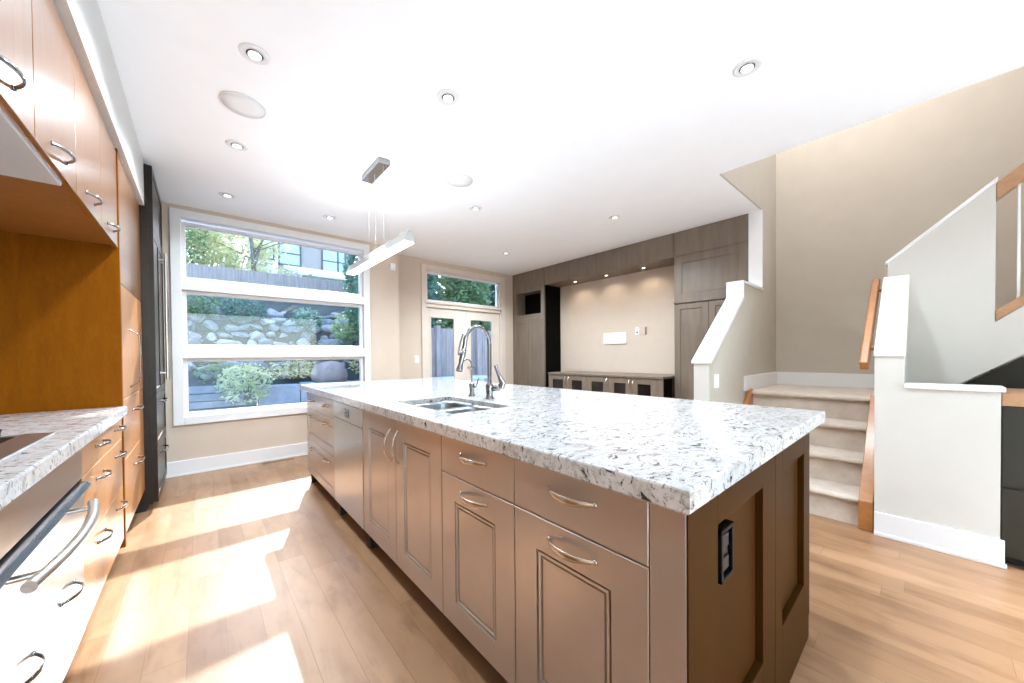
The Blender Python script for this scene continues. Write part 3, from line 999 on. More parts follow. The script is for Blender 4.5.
# wall cabinets over the cooktop
UZ0, UZ1 = 1.818, 2.345
uy = [1.18, 1.64, 2.085, 2.525, PAN - 0.004]
labs = ['cherry wall cabinet over the cooktop, nearest the camera', 'cherry wall cabinet over the cooktop, second from the camera',
        'cherry wall cabinet, second from the tall cupboard', 'cherry wall cabinet touching the tall cupboard']
for i in range(4):
    y0, y1 = uy[i], uy[i + 1]
    t = thing('wall_cabinet', labs[i], 'cabinet', (LX, (y0 + y1) / 2, UZ0))
    MB().box(-0.985, y0 + 0.0005, UZ0, LX - 0.022, y1 - 0.0005, UZ1).build('carcass', M_CHERRYUNDER, t)
    do = left_front('door', t, y0, y1, UZ0 - 0.012, UZ1, SLAB)
    bow_handle(do, (LX, (y0 + y1) / 2, UZ0 + 0.045), Y_, LN, 0.15, 0.030, M_CHROME)
t = thing('range_hood', 'stainless range hood insert under the wall cabinets above the cooktop', 'hood', (-0.6, 1.5, 1.77))
mb = MB().box(-0.90, 1.20, 1.797, -0.364, 1.995, UZ0 - 0.001)
mb.build('hood_body', simple('satin_hood_enamel', (0.72, 0.72, 0.72), 0.3, metal=0.25, var=0.02), t, bevel=0.003)
mb = MB()
for y in (1.28, 1.62):
    mb.box(-0.86, y, 1.792, -0.50, y + 0.26, 1.7975)
mb.build('filter', M_STEELDK, t)

# tall cupboard with its cherry side
PX1, PTOP = -0.352, 2.362
PY1 = 3.945
t = thing('tall_cupboard', 'tall cherry pantry cupboard between the counter and the dark fridge', 'cabinet', (LX, 3.4, 0))
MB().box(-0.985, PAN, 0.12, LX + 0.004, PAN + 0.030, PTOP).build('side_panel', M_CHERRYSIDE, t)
MB().box(-0.985, PAN + 0.030, LZ0, LX - 0.022, PY1, PTOP).build('carcass', M_CHERRYDK, t)
MB().box(-0.985, PAN + 0.002, 0, LX - 0.10, PY1, LZ0).build('toe_kick', M_TOE, t)
ys = PAN + 0.036
for z0, z1, kind in ((LZ0, 0.60, 'drawer'), (0.60, 0.955, 'drawer'), (0.955, 1.62, 'door'), (1.62, PTOP, 'door')):
    f = left_front(kind, t, ys, PY1, z0, z1, SLAB, M_CHERRYLOW if z0 < 1.2 else M_CHERRY)
    if kind == 'drawer':
        bow_handle(f, (LX, (ys + PY1) / 2 + 0.02, z1 - 0.10), Y_, LN, 0.22, 0.034, M_CHROME, power=6)
    elif z0 < 1.2:
        bow_handle(f, (LX, 3.31, 1.19), Z_, LN, 0.36, 0.045, M_CHROME, power=9)

# fridge
FX, FY0, FY1 = -0.272, 3.952, 4.86
t = thing('refrigerator', 'tall dark panelled built-in refrigerator beside the big window', 'refrigerator', (FX, 4.4, 0))
MB().box(-0.985, FY0, 0.05, FX - 0.03, FY1, 2.69).build('body', M_FRIDGE, t)
MB().box(-0.98, FY0 + 0.004, 0, FX - 0.07, FY1 - 0.004, 0.05).build('toe_kick', M_TOE, t)


def fr(name, y0, y1, z0, z1):
    return MB().panel((FX - 0.03, y0 + GAP, z0 + GAP), LU, LN, y1 - y0 - 2 * GAP, z1 - z0 - 2 * GAP, 0.03, [(0.05, 0), (0.054, 0.006)]).build(name, M_FRIDGE, t)


fm = (FY0 + FY1) / 2
for y0, y1, hy in ((FY0, fm, fm - 0.06), (fm, FY1, fm + 0.06)):
    f = fr('door', y0, y1, 0.90, 2.20)
    h = MB().tube([(FX + 0.045, hy, 1.0), (FX + 0.045, hy, 2.1)], 0.011, 12)
    for z in (1.06, 2.04): h.tube([(FX, hy, z), (FX + 0.045, hy, z)], 0.008, 10)
    h.build('handle', M_STEEL, f)
fr('top_panel', FY0, FY1, 2.20, 2.69)
for z0, z1 in ((0.06, 0.48), (0.48, 0.90)):
    f = fr('drawer', FY0, FY1, z0, z1)
    bow_handle(f, (FX, 4.3, z1 - 0.07), Y_, LN, 0.30, 0.040, M_CHROME, power=6)

# ------------------------------------------------------------------ television wall joinery
TVX = 4.57
TN, TU = Vector((-1, 0, 0)), Vector((0, -1, 0))


def tvpanel(name, parent, ya, yb, z0, z1, prof, m=None, x=TVX):
    return MB().panel((x + 0.022, ya - GAP, z0 + GAP), TU, TN, ya - yb - 2 * GAP, z1 - z0 - 2 * GAP, 0.022, prof).build(name, m or M_TVWOOD, parent)


t = thing('media_tall_cabinet', 'dark brown tall built-in cabinet with open niche beside the french doors', 'cabinet', (TVX, 4.82, 0))
ya, yb = 5.245, 4.405
mb = MB().box(TVX + 0.022, yb, 0, 4.985, ya, 1.935).box(TVX + 0.022, yb, 2.345, 4.985, ya, CZ - 0.002)
mb.box(TVX + 0.022, 5.135, 1.935, 4.985, ya, 2.345).box(TVX + 0.022, yb, 1.935, 4.985, 4.485, 2.345)
mb.build('carcass', M_TVWOOD, t)
mb = MB().box(TVX, 5.135, 1.935, TVX + 0.022, ya, 2.345).box(TVX, yb, 1.935, TVX + 0.022, 4.485, 2.345)
mb.box(TVX, yb, 2.345, TVX + 0.022, ya, CZ - 0.002).box(TVX, yb, 1.86, TVX + 0.022, ya, 1.935)
mb.build('face_frame', M_TVWOOD, t, bevel=0.002)
MB().box(4.80, 4.487, 1.937, 4.84, 5.133, 2.343).build('niche_back', M_TVDARK, t)
MB().box(TVX + 0.03, yb - 0.012, 0, 4.985, yb - 0.001, 2.418).build('inner_side', M_TVDARK, t)
ymid = 4.845
tvpanel('door', t, ya, ymid, 0.10, 1.86, [(0.07, 0), (0.075, 0.008)])
tvpanel('door', t, ymid, yb, 0.10, 1.86, [(0.07, 0), (0.075, 0.008)])
t = thing('media_bulkhead', 'dark brown boxed bulkhead with spotlights over the cream niche', 'bulkhead', (TVX, 3.2, 2.42))
MB().box(TVX, 2.112, 2.42, 4.985, 4.392, CZ - 0.002).build('bulkhead_box', M_TVWOOD, t, bevel=0.002)
for k, (x, y) in enumerate(((4.76, 3.86), (4.76, 3.25), (4.76, 2.63))):
    s = thing('spotlight', ['tiny spotlight under the dark bulkhead, left of three', 'tiny spotlight under the dark bulkhead, middle of three', 'tiny spotlight under the dark bulkhead, right of three'][k], 'light', (x, y, 2.41), 'bulkhead spotlights')
    MB().lathe([(0.034, 0), (0.034, 0.009), (0.026, 0.0095)], (x, y, 2.41), Z_, 20).build('trim_ring', M_NICKEL, s)
    MB().lathe([(0.022, 0), (0.022, 0.003)], (x, y, 2.4075), Z_, 16).build('lens', M_PUCK, s)
t = thing('media_tall_cabinet', 'dark brown panelled tall built-in cabinet right of the cream niche, behind the half wall', 'cabinet', (TVX, 1.68, 0))
MB().box(TVX + 0.022, 1.288, 0, 4.985, 2.108, CZ - 0.002).build('carcass', M_TVWOOD, t)
tvpanel('top_rail', t, 2.108, 1.288, 2.42, CZ - 0.002, SLAB)
tvpanel('upper_door', t, 2.108, 1.288, 1.845, 2.42, [(0.09, 0), (0.098, 0.010)])
MB().box(TVX - 0.018, 1.288, 1.822, TVX + 0.022, 2.108, 1.845).build('ledge', M_TVWOOD, t, bevel=0.003)
tvpanel('lower_door', t, 2.108, 1.70, 0.10, 1.822, [(0.07, 0), (0.078, 0.010)])
tvpanel('lower_door', t, 1.70, 1.288, 0.10, 1.822, [(0.07, 0), (0.078, 0.010)])

# low media cabinet
LMX, LY0, LY1, LMZ = 4.30, 2.125, 4.055, 0.903
t = thing('media_console', 'low dark brown cabinet with glazed doors below the cream niche', 'cabinet', (LMX + 0.2, 3.1, 0))
MB().box(LMX - 0.012, LY0 - 0.005, LMZ - 0.028, 4.98, LY1 + 0.005, LMZ).build('top', M_TVWOOD, t, bevel=0.003)
MB().box(LMX + 0.022, LY0 + 0.02, 0.08, 4.96, LY1, LMZ - 0.030).build('carcass', M_TVWOOD, t)
MB().box(LMX + 0.02, LY0, 0.0, 4.55, LY0 + 0.018, LMZ - 0.030).build('end_panel', M_TVDARK, t)
MB().box(LMX + 0.08, LY0 + 0.02, 0, 4.9, LY1 - 0.02, 0.08).build('toe_kick', M_TOE, t)
edges = [LY1, 3.675, 3.315, 2.935, 2.610, 2.190]
edges = [LY1, 3.66, 3.29, 2.91, 2.555, 2.20]
hand = ['r', 'l', 'r', 'r', 'l']
MB().box(LMX, LY0, 0.08, LMX + 0.022, 2.198, LMZ - 0.030).build('filler', M_TVWOOD, t)
for i in range(5):
    a, b = edges[i], edges[i + 1]
    mb = MB()
    fwid = 0.085
    z0, z1 = 0.09, LMZ - 0.032
    x0, x1 = LMX, LMX + 0.021
    a, b = a - 0.002, b + 0.002
    mb.box(x0, b, z0, x1, b + fwid, z1).box(x0, a - fwid, z0, x1, a, z1).box(x0, b + fwid, z1 - 0.075, x1, a - fwid, z1).box(x0, b + fwid, z0, x1, a - fwid, z0 + 0.08)
    do = mb.build('door', M_TVWOOD, t, bevel=0.002)
    MB().box(x0 + 0.008, b + fwid, z0 + 0.08, x1 - 0.004, a - fwid, z1 - 0.075).build('door_glass', M_CABGLASS, do)
    hy = b + 0.030 if hand[i] == 'r' else a - 0.030
    bow_handle(do, (LMX, hy, z1 - 0.085), Z_, TN, 0.125, 0.028)

# things on the cream niche wall
t = thing('wall_plate', 'wide white cover plate in the middle of the cream niche wall', 'plate', (4.985, 3.25, 1.33))
MB().box(4.970, 3.040, 1.350, 4.9895, 3.455, 1.530).build('cover', M_PLASTIC, t, bevel=0.004)
MB().box(4.966, 3.060, 1.370, 4.971, 3.435, 1.510).build('inner_panel', M_PLASTIC, t, bevel=0.002)
t = thing('power_outlet', 'white outlet plate with one socket right of the wide cover plate', 'outlet', (4.985, 2.85, 1.48))
MB().box(4.980, 2.825, 1.480, 4.9895, 2.895, 1.590).build('plate', M_PLASTIC, t, bevel=0.003)
MB().lathe([(0.014, 0), (0.014, 0.003), (0.008, 0.004)], (4.980, 2.86, 1.515), (-1, 0, 0), 14).build('socket', M_BLACK, t)
t = thing('media_plate', 'beige media connection plate beside the white outlet on the niche wall', 'plate', (4.985, 2.74, 1.48))
MB().box(4.980, 2.710, 1.480, 4.9895, 2.800, 1.590).build('plate', M_CREAM, t, bevel=0.003)
MB().box(4.976, 2.712, 1.482, 4.981, 2.732, 1.588).build('connector_strip', M_TVWOOD, t, bevel=0.001)

# ------------------------------------------------------------------ stairs
RISE, RUN, SX = 0.205, 0.25, 3.385
st = thing('carpeted_staircase', 'beige carpeted stairs rising to a landing between two half walls', 'stairs', (SX, 0.7, 0))
SYA, SYB = 0.297, 1.118
NOSE = 0.032
for k in range(3):
    x = SX + k * RUN
    z = RISE * (k + 1)
    prof = [(x, 0), (x, z - 0.038)]
    for i in range(7):
        a = R(-90 - 180 * i / 6)
        prof.append((x - NOSE + 0.004 + 0.019 * math.cos(a) * 1.0, z - 0.019 + 0.019 * math.sin(a)))
    prof += [(x + RUN + 0.002, z), (x + RUN + 0.002, 0)]
    MB().prism(prof, 1, SYA, SYB).build('step', M_CARPET, st)
x, z = SX + 3 * RUN, 4 * RISE
prof = [(x, 0), (x, z - 0.038)]
for i in range(7):
    a = R(-90 - 180 * i / 6)
    prof.append((x - NOSE + 0.004 + 0.019 * math.cos(a), z - 0.019 + 0.019 * math.sin(a)))
prof += [(5.10, z), (5.10, 0)]
MB().prism(prof, 1, 0.225, 1.142).build('landing', M_CARPET, st)
for k in range(8):
    y = 0.20 - 0.25 * k
    zz = z + RISE * (k + 1)
    MB().box(4.218, y - 0.25, zz - RISE - 0.18, 5.10, y, zz).build('upper_step', M_CARPET, st, bevel=0.012)
slope = RISE / RUN
for y0, y1 in ((0.226, 0.296), (1.119, 1.158)):
    xe = SX + 3 * RUN
    mb = MB().prism([(SX - 0.055, 0), (SX - 0.055, 0.195), (xe - 0.02, 0.195 + slope * (xe - SX + 0.035)), (xe - 0.02, 0.0)], 1, y0, y1)
    mb.build('skirt_board', M_OAK, st, bevel=0.003)
# handrail on the half wall
t = thing('stair_handrail', 'short wooden handrail on brackets rising from the half wall by the stairs', 'handrail', (3.75, 0.27, 1.0))
a, b = Vector((3.34, 0.272, 1.095)), Vector((4.22, 0.272, 1.765))
dv = (b - a).normalized()
nv = Vector((-dv.z, 0, dv.x))
mb = MB()
c = []
for p in (a, b):
    for s, q in ((-1, -1), (1, -1), (1, 1), (-1, 1)):
        c.append(p + Y_ * s * 0.022 + nv * q * 0.034)
mb.add(c, [(3, 2, 1, 0), (4, 5, 6, 7), (0, 1, 5, 4), (1, 2, 6, 5), (2, 3, 7, 6), (3, 0, 4, 7)])
mb.build('rail', M_OAK, t, bevel=0.008, seg=3)
for s in (0.18, 0.88):
    p = a.lerp(b, s)
    MB().tube([p + Vector((0, -0.018, 0)), Vector((p.x, 0.221, p.z))], 0.015, 14).build('bracket', M_OAK, t)
# guard rail of the upper flight
t = thing('stair_railing', 'wood-railed white baluster railing on the upper stair flight', 'railing', (4.14, -1.2, 1.4))


def slope_bar(y0, z0, y1, z1, x0, x1, h, name, m):
    return MB().prism([(y0, z0), (y1, z1), (y1, z1 + h), (y0, z0 + h)], 0, x0, x1).build(name, m, t, bevel=0.004)


slope_bar(-0.307, 2.215, -2.3, 2.215 + 0.9 * 1.993, 4.09, 4.19, 0.115, 'handrail', M_OAKPALE)
slope_bar(-0.307, 1.392, -2.3, 1.392 + 0.9 * 1.993, 4.075, 4.205, 0.07, 'bottom_rail', M_OAKPALE)
for k in range(14):
    y = -0.402 - 0.125 * k
    zb = 1.392 + 0.9 * (-0.307 - y)
    MB().box(4.134, y - 0.007, zb + 0.05, 4.148, y + 0.007, zb + 0.85).build('baluster', M_TRIM, t, bevel=0.002)

# dark cupboard behind the half wall
t = thing('under_stair_cupboard', 'dark low cupboard with a wooden cap beside the white half wall', 'cabinet', (3.4, -1.2, 0))
MB().box(3.352, -2.38, 0.05, 3.75, -0.272, 0.885).build('carcass', M_STAIRDARK, t)
MB().box(3.40, -2.38, 0, 3.75, -0.272, 0.05).build('toe_kick', M_TOE, t)
for a, b in ((-0.275, -1.32), (-1.325, -2.38)):
    for z0, z1 in ((0.055, 0.43), (0.445, 0.885)):
        MB().panel((3.352, a, z0), FU, FN, a - b, z1 - z0, 0.018, [(0.005, 0.0)]).build('drawer', M_STAIRDARK, t, bevel=0.002)
MB().box(3.318, -2.38, 0.888, 3.78, -0.272, 0.958).build('cap', M_OAKPALE, t, bevel=0.004)

# light switch on the stair wall
t = thing('light_switch', 'white light switch plate on the taupe stair half wall', 'switch', (3.27, 1.155, 0.89))
MB().box(3.228, 1.152, 0.898, 3.322, 1.1595, 1.012).build('plate', M_PLASTIC, t, bevel=0.003)
MB().box(3.255, 1.148, 0.920, 3.295, 1.1525, 0.990).build('rocker', M_PLASTIC, t, bevel=0.002)
t = thing('light_switch', 'white light switch plate on the cream wall left of the french doors', 'switch', (2.55, 5.245, 1.05))
MB().box(2.520, 5.242, 1.080, 2.600, 5.2495, 1.195).build('plate', M_PLASTIC, t, bevel=0.003)
MB().box(2.542, 5.238, 1.100, 2.578, 5.2425, 1.172).build('rocker', M_PLASTIC, t, bevel=0.002)
t = thing('motion_sensor', 'small white motion sensor high on the cream wall beside the window', 'sensor', (2.046, 4.925, 2.38))
MB().prism([(2.008, 2.385), (2.084, 2.385), (2.084, 2.49), (2.008, 2.49)], 1, 4.890, 4.9295).build('housing', M_PLASTIC, t, bevel=0.012, seg=3)
MB().prism([(2.020, 2.395), (2.072, 2.395), (2.072, 2.432), (2.020, 2.432)], 1, 4.884, 4.892).build('lens', M_TRIM, t, bevel=0.004)
t = thing('floor_vent', 'dark slotted floor vent in the planks below the big window', 'vent', (0.64, 4.83, 0.0))
mb = MB().box(0.49, 4.805, 0, 0.80, 4.812, 0.004).box(0.49, 4.858, 0, 0.80, 4.865, 0.004).box(0.49, 4.805, 0, 0.498, 4.865, 0.004).box(0.792, 4.805, 0, 0.80, 4.865, 0.004)
mb.build('vent_frame', M_OAKPALE, t)
mb = MB().box(0.498, 4.812, 0, 0.792, 4.858, 0.0012)
mb.build('vent_duct', M_BLACK, t)
mb = MB()
for i in range(14): mb.box(0.507 + i * 0.0205, 4.812, 0.001, 0.513 + i * 0.0205, 4.858, 0.0035)
mb.build('slats', M_OAKPALE, t)

# ------------------------------------------------------------------ ceiling fittings
DL = [(0.226, 2.237, 'recessed ceiling downlight nearest the wall cabinets and camera'),
      (0.216, 3.277, 'recessed ceiling downlight just beyond the left speaker grille'),
      (0.207, 4.342, 'recessed ceiling downlight above the left part of the big window'),
      (1.093, 4.312, 'recessed ceiling downlight in front of the window, right one'),
      (1.132, 1.870, 'recessed ceiling downlight between camera and pendant canopy'),
      (2.243, 0.637, 'recessed ceiling downlight near the stairwell edge'),
      (2.187, 3.090, 'recessed ceiling downlight just beyond the right speaker grille'),
      (3.495, 4.156, 'recessed ceiling downlight nearest the french doors'),
      (3.530, 2.296, 'recessed ceiling downlight in front of the dark bulkhead')]
first = None
for x, y, lab in DL:
    if first is None:
        s = thing('downlight', lab, 'light', (x, y, CZ), 'recessed ceiling downlights')
        MB().lathe([(0.030, -0.001), (0.030, -0.007), (0.044, -0.004), (0.056, -0.009), (0.066, -0.005), (0.067, -0.0005)], (x, y, CZ), Z_, 32).build('trim_ring', M_TRIM, s)
        MB().lathe([(0.029, -0.012), (0.029, -0.0075)], (x, y, CZ), Z_, 24).build('bulb', M_LAMP, s)
        MB().lathe([(0.037, -0.0072), (0.037, -0.0062), (0.033, -0.0062), (0.033, -0.0072)], (x, y, CZ), Z_, 24).build('gimbal', M_STEELDK, s)
        first = s
    else:
        s = copy_tree(first)
        s.location = (x, y, CZ)
        s['label'] = lab
for x, y, lab in ((0.213, 2.735, 'large round ceiling speaker grille above the left aisle'), (1.738, 2.692, 'round ceiling speaker grille right of the pendant canopy')):
    s = thing('ceiling_speaker', lab, 'speaker', (x, y, CZ))
    MB().lathe([(0.117, -0.001), (0.117, -0.009), (0.110, -0.009), (0.110, -0.001)], (x, y, CZ), Z_, 40).build('rim', M_TRIM, s)
    MB().lathe([(0.109, -0.001), (0.109, -0.008), (0.05, -0.010), (0.01, -0.0105)], (x, y, CZ), Z_, 40).build('grille', M_SPK, s)
# linear pendant
t = thing('linear_pendant', 'slim linear pendant lamp hanging on wires over the island', 'lamp', (1.10, 2.98, CZ))
MB().box(1.055, 2.765, CZ - 0.042, 1.145, 3.165, CZ - 0.0005).build('canopy', M_CHROME, t, bevel=0.003)
PY0, PYE, PZ = 2.345, 3.655, 1.985
bar = MB().prism([(1.055, PZ), (1.145, PZ), (1.140, PZ + 0.012), (1.120, PZ + 0.055), (1.112, PZ + 0.078), (1.088, PZ + 0.078), (1.080, PZ + 0.055), (1.060, PZ + 0.012)], 1, PY0, PYE)
bar.build('lamp_body', simple('pendant_aluminium', (0.40, 0.39, 0.37), 0.3, metal=1.0, var=0.02), t, bevel=0.002)
MB().box(1.062, PY0 + 0.01, PZ - 0.007, 1.138, PYE - 0.01, PZ - 0.0005).build('diffuser', M_PEND, t)
for y, r in ((2.80, 0.0012), (3.13, 0.0012), (2.98, 0.0022)):
    MB().tube([(1.10, y, PZ + 0.076), (1.10, y, CZ - 0.04)], r, 6).build('wire', M_STEEL, t)


# ------------------------------------------------------------------ lamps' own light, plus added fill lights
def lamp(x, y, z, w, col=(0.78, 0.895, 1.0), r=0.06, name='downlight_or_fill_spot', cone=150):
    l = bpy.data.lights.new(name, 'SPOT')
    l.energy = w
    l.color = col
    l.spot_size = R(cone)
    l.spot_blend = 0.6
    l.shadow_soft_size = r
    o = bpy.data.objects.new(name, l)
    COL.objects.link(o)
    o.location = (x, y, z)
    return o


for x, y, _ in DL:
    lamp(x, y, CZ - 0.03, DOWNLIGHT_W * (1.6 if x > 3 else 0.35 if y > 4.2 else 1.0))
for x, y in ((0.1, -1.6), (1.5, -1.6), (2.8, -1.6), (0.1, -3.3), (1.5, -3.3), (2.8, -3.3)):  # no fittings here; spots added behind the camera so bounce lifts the ceiling
    lamp(x, y, CZ - 0.03, REAR_FILL_W, cone=75)
l = bpy.data.lights.new('ceiling_fill_uplight', 'AREA')  # fill light added above the pendant to brighten the ceiling
l.shape = 'RECTANGLE'
l.size, l.size_y = 0.05, 1.25
l.energy = CEILING_FILL_W
l.color = (0.9, 0.95, 1.0)
o = bpy.data.objects.new('ceiling_fill_uplight', l)
COL.objects.link(o)
o.location = (1.10, 3.0, PZ + 0.085)
o.rotation_euler = (math.pi, 0, 0)
for x, y in ((4.76, 3.86), (4.76, 3.25), (4.76, 2.63)):
    lamp(x, y, 2.40, 1.5, (1, 0.86, 0.68), 0.02, 'spotlight_bulb')
l = bpy.data.lights.new('stairwell_bulb', 'POINT')
l.energy = STAIR_W
l.color = (0.95, 0.95, 1.0)
l.shadow_soft_size = 0.15
o = bpy.data.objects.new('stairwell_bulb', l)
COL.objects.link(o)
o.location = (3.85, 0.55, 4.7)

# ------------------------------------------------------------------ garden outside
random.seed(7)
GZ = -0.06
struct('ground', MB().box(-12, 5.41, GZ - 0.1, 16, 10.2, GZ), M_PATIO)
bpy.data.objects['ground'].name = 'floor_patio'
struct('floor_rear_bounce_ground', MB().box(-20, -40, GZ - 0.1, 25, -4.73, GZ), M_PATIO)  # unseen ground behind the camera, added to bounce light up to the ceiling


def slope_z(y):
    return 0.45 + max(0, (y - 10.2)) * 0.66


mb = MB()
nx, ny = 40, 16
V = []
for j in range(ny + 1):
    for i in range(nx + 1):
        x = -9 + 22 * i / nx
        y = 10.25 + 4.4 * j / ny
        V.append((x, y, slope_z(y) + random.uniform(-0.07, 0.07)))
F = [(j * (nx + 1) + i, j * (nx + 1) + i + 1, (j + 1) * (nx + 1) + i + 1, (j + 1) * (nx + 1) + i) for j in range(ny) for i in range(nx)]
mb.add(V, F, True)
mb.box(-9, 14.6, 0, 13, 40, slope_z(14.6))
struct('ground_slope', mb, M_SOIL)

# retaining wall
t = thing('timber_retaining_wall', 'grey stacked-timber garden retaining wall seen low through the window', 'retaining wall', (-2, 10.1, GZ))
for k in range(4):
    z0 = GZ + k * 0.162
    MB().box(-6, 9.99 + 0.02 * k, z0, 0.95, 10.16 + 0.02 * k, z0 + 0.152).build('timber', M_TIMBER, t, bevel=0.012)
t = thing('stone_retaining_wall', 'grey stone-block garden retaining wall right of the timbers', 'retaining wall', (2.5, 10.1, GZ))
xx = 0.97
k = 0
while xx < 9.0:
    wd = (0.85, 1.15, 0.7)[k % 3]
    MB().box(xx, 9.98, GZ, xx + wd - 0.012, 10.24, 0.53 + 0.03 * (k % 2)).build('block', M_BLOCK, t, bevel=0.03)
    xx += wd
    k += 1
tag(MB().box(1.85, 8.4, GZ, 6.2, 8.75, 0.52).box(1.8, 8.3, 0.52, 6.25, 8.85, 0.60).build('garden_bench', M_PATIO, bevel=0.01), 'pale concrete garden bench along the patio outside the window', 'bench')


def rock_mesh(name, seed, m):
    rnd = random.Random(seed)
    me = bpy.data.meshes.new(name)
    import bmesh
    bm = bmesh.new()
    bmesh.ops.create_icosphere(bm, subdivisions=3, radius=1)
    planes = [(Vector((rnd.gauss(0, 1), rnd.gauss(0, 1), rnd.gauss(0, 1))).normalized(), rnd.uniform(0.5, 0.85)) for _ in range(14)]
    for v in bm.verts:
        for n, dd in planes:
            q = v.co.dot(n)
            if q > dd: v.co -= n * (q - dd) * 0.9
        v.co += v.co.normalized() * rnd.uniform(-0.015, 0.015)
    bm.to_mesh(me)
    bm.free()
    me.materials.append(m)
    return me


RM = [rock_mesh('boulder', i, M_ROCK if i % 3 else M_ROCKWARM) for i in range(7)]
rk = random.Random(11)
LR = 'grey boulder in the tiered rock garden outside the window'
for row, (y, z, n, s) in enumerate(((10.7, 0.84, 26, 0.19), (10.95, 1.02, 24, 0.22), (11.25, 1.22, 26, 0.20), (11.55, 1.42, 22, 0.24), (11.85, 1.62, 24, 0.22), (12.2, 1.84, 22, 0.25), (12.55, 2.08, 20, 0.25), (12.95, 2.33, 20, 0.26), (13.35, 2.6, 18, 0.28))):
    for i in range(n):
        x = -1.6 + (7.2 * (i + 0.5 * (row % 2)) / n) + rk.uniform(-0.12, 0.12)
        o = bpy.data.objects.new('boulder', RM[rk.randrange(7)])
        COL.objects.link(o)
        k = s * rk.uniform(0.65, 1.3)
        o.scale = (k * rk.uniform(0.9, 1.5), k * 0.8, k * rk.uniform(0.42, 0.75))
        o.location = (x, y + rk.uniform(-0.1, 0.1), z + rk.uniform(-0.05, 0.05) - 0.08)
        o.rotation_euler = (rk.uniform(-0.35, 0.35), rk.uniform(-0.3, 0.3), rk.uniform(0, 6.28))
        tag(o, LR, 'boulder', 'boulders of the rock garden')
o = bpy.data.objects.new('boulder', RM[4])
COL.objects.link(o)
o.scale = (0.62, 0.35, 0.20)
o.location = (2.15, 10.42, 1.32)
o.rotation_euler = (0, 0.03, 0.1)
tag(o, 'long flat grey boulder low in the middle of the rock garden', 'boulder')
# domed boulder on the stone wall
mb = MB().lathe([(0.40, -0.02), (0.43, 0.10), (0.415, 0.24), (0.34, 0.38), (0.22, 0.47), (0.06, 0.505)], (2.50, 10.12, 0.575), Z_, 26)
tag(mb.build('domed_boulder', M_DOME), 'smooth brown domed boulder resting on the stone garden wall', 'boulder')


def foliage(mb, c, rx, ry, rz, n, size, rnd, shell=0.55):
    for _ in range(n):
        d = Vector((rnd.gauss(0, 1), rnd.gauss(0, 1), rnd.gauss(0, 1)))
        if d.length < 1e-3: continue
        d.normalize()
        q = shell + (1 - shell) * rnd.random() ** 0.6
        p = Vector(c) + Vector((d.x * rx * q, d.y * ry * q, d.z * rz * q))
        a = Vector((rnd.gauss(0, 1), rnd.gauss(0, 1), rnd.gauss(0, 0.6))).normalized()
        b = a.orthogonal().normalized()
        b = (b + a.cross(b) * rnd.uniform(-1, 1)).normalized()
        s = size * rnd.uniform(0.6, 1.3)
        m = p + b.cross(a) * s * 0.12
        mb.add([p - a * s, m + b * s * 0.42, p + a * s, m - b * s * 0.42], [(0, 1, 2, 3)])


def shrub(c, rx, ry, rz, n, size, m, label, seed, cat='shrub', group=None, name='shrub'):
    rnd = random.Random(seed)
    t = thing(name, label, cat, (c[0], c[1], c[2] - rz), group)
    mb = MB()
    foliage(mb, c, rx, ry, rz, int(n * 0.5), size, rnd, 0.7)
    for _ in range(5):
        cc = (c[0] + rnd.uniform(-0.5, 0.5) * rx, c[1] + rnd.uniform(-0.5, 0.5) * ry, c[2] + rnd.uniform(-0.3, 0.5) * rz)
        foliage(mb, cc, rx * 0.6, ry * 0.6, rz * 0.6, int(n * 0.1), size, rnd, 0.6)
    mb.build('foliage', m, t)
    st = MB()
    for _ in range(6):
        e = Vector(c) + Vector((rnd.uniform(-0.6, 0.6) * rx, rnd.uniform(-0.6, 0.6) * ry, rnd.uniform(0.0, 0.5) * rz))
        st.tube([(c[0], c[1], c[2] - rz), (Vector(c) + e) / 2 + Vector((0, 0, -rz * 0.3)), e], max(0.008, rx * 0.02), 5)
    st.build('stem', M_BARK, t)
    return t


shrub((0.72, 9.62, 0.62), 0.52, 0.35, 0.46, 900, 0.055, M_LEAF_P, 'pale green leafy shrub hanging over the garden timbers', 21)
shrub((0.25, 10.5, 0.86), 0.40, 0.3, 0.30, 400, 0.05, M_LEAF_G, 'green shrub on top of the stacked timbers left of the pale shrub', 22)
shrub((1.75, 10.45, 0.86), 0.75, 0.25, 0.24, 600, 0.05, M_LEAF_Y, 'yellowish ground shrub above the stone block wall', 23)
shrub((3.55, 10.5, 0.98), 0.5, 0.3, 0.34, 500, 0.05, M_LEAF_Y, 'yellowish shrub right of the brown domed boulder', 24)
shrub((3.28, 11.0, 2.02), 0.50, 0.4, 0.52, 900, 0.06, M_LEAF_G, 'bushy green shrub at the right edge of the rock garden', 25)
shrub((2.35, 11.9, 2.28), 0.42, 0.35, 0.36, 500, 0.06, M_LEAF_D, 'dark green shrub in the middle of the rock garden', 26)
shrub((0.95, 12.6, 2.55), 0.55, 0.35, 0.32, 600, 0.06, M_LEAF_D, 'dark green shrub high in the rock garden left of middle', 27)
shrub((-0.05, 12.6, 2.60), 0.50, 0.35, 0.34, 600, 0.06, M_LEAF_G, 'green shrub at the upper left corner of the rock garden', 28)

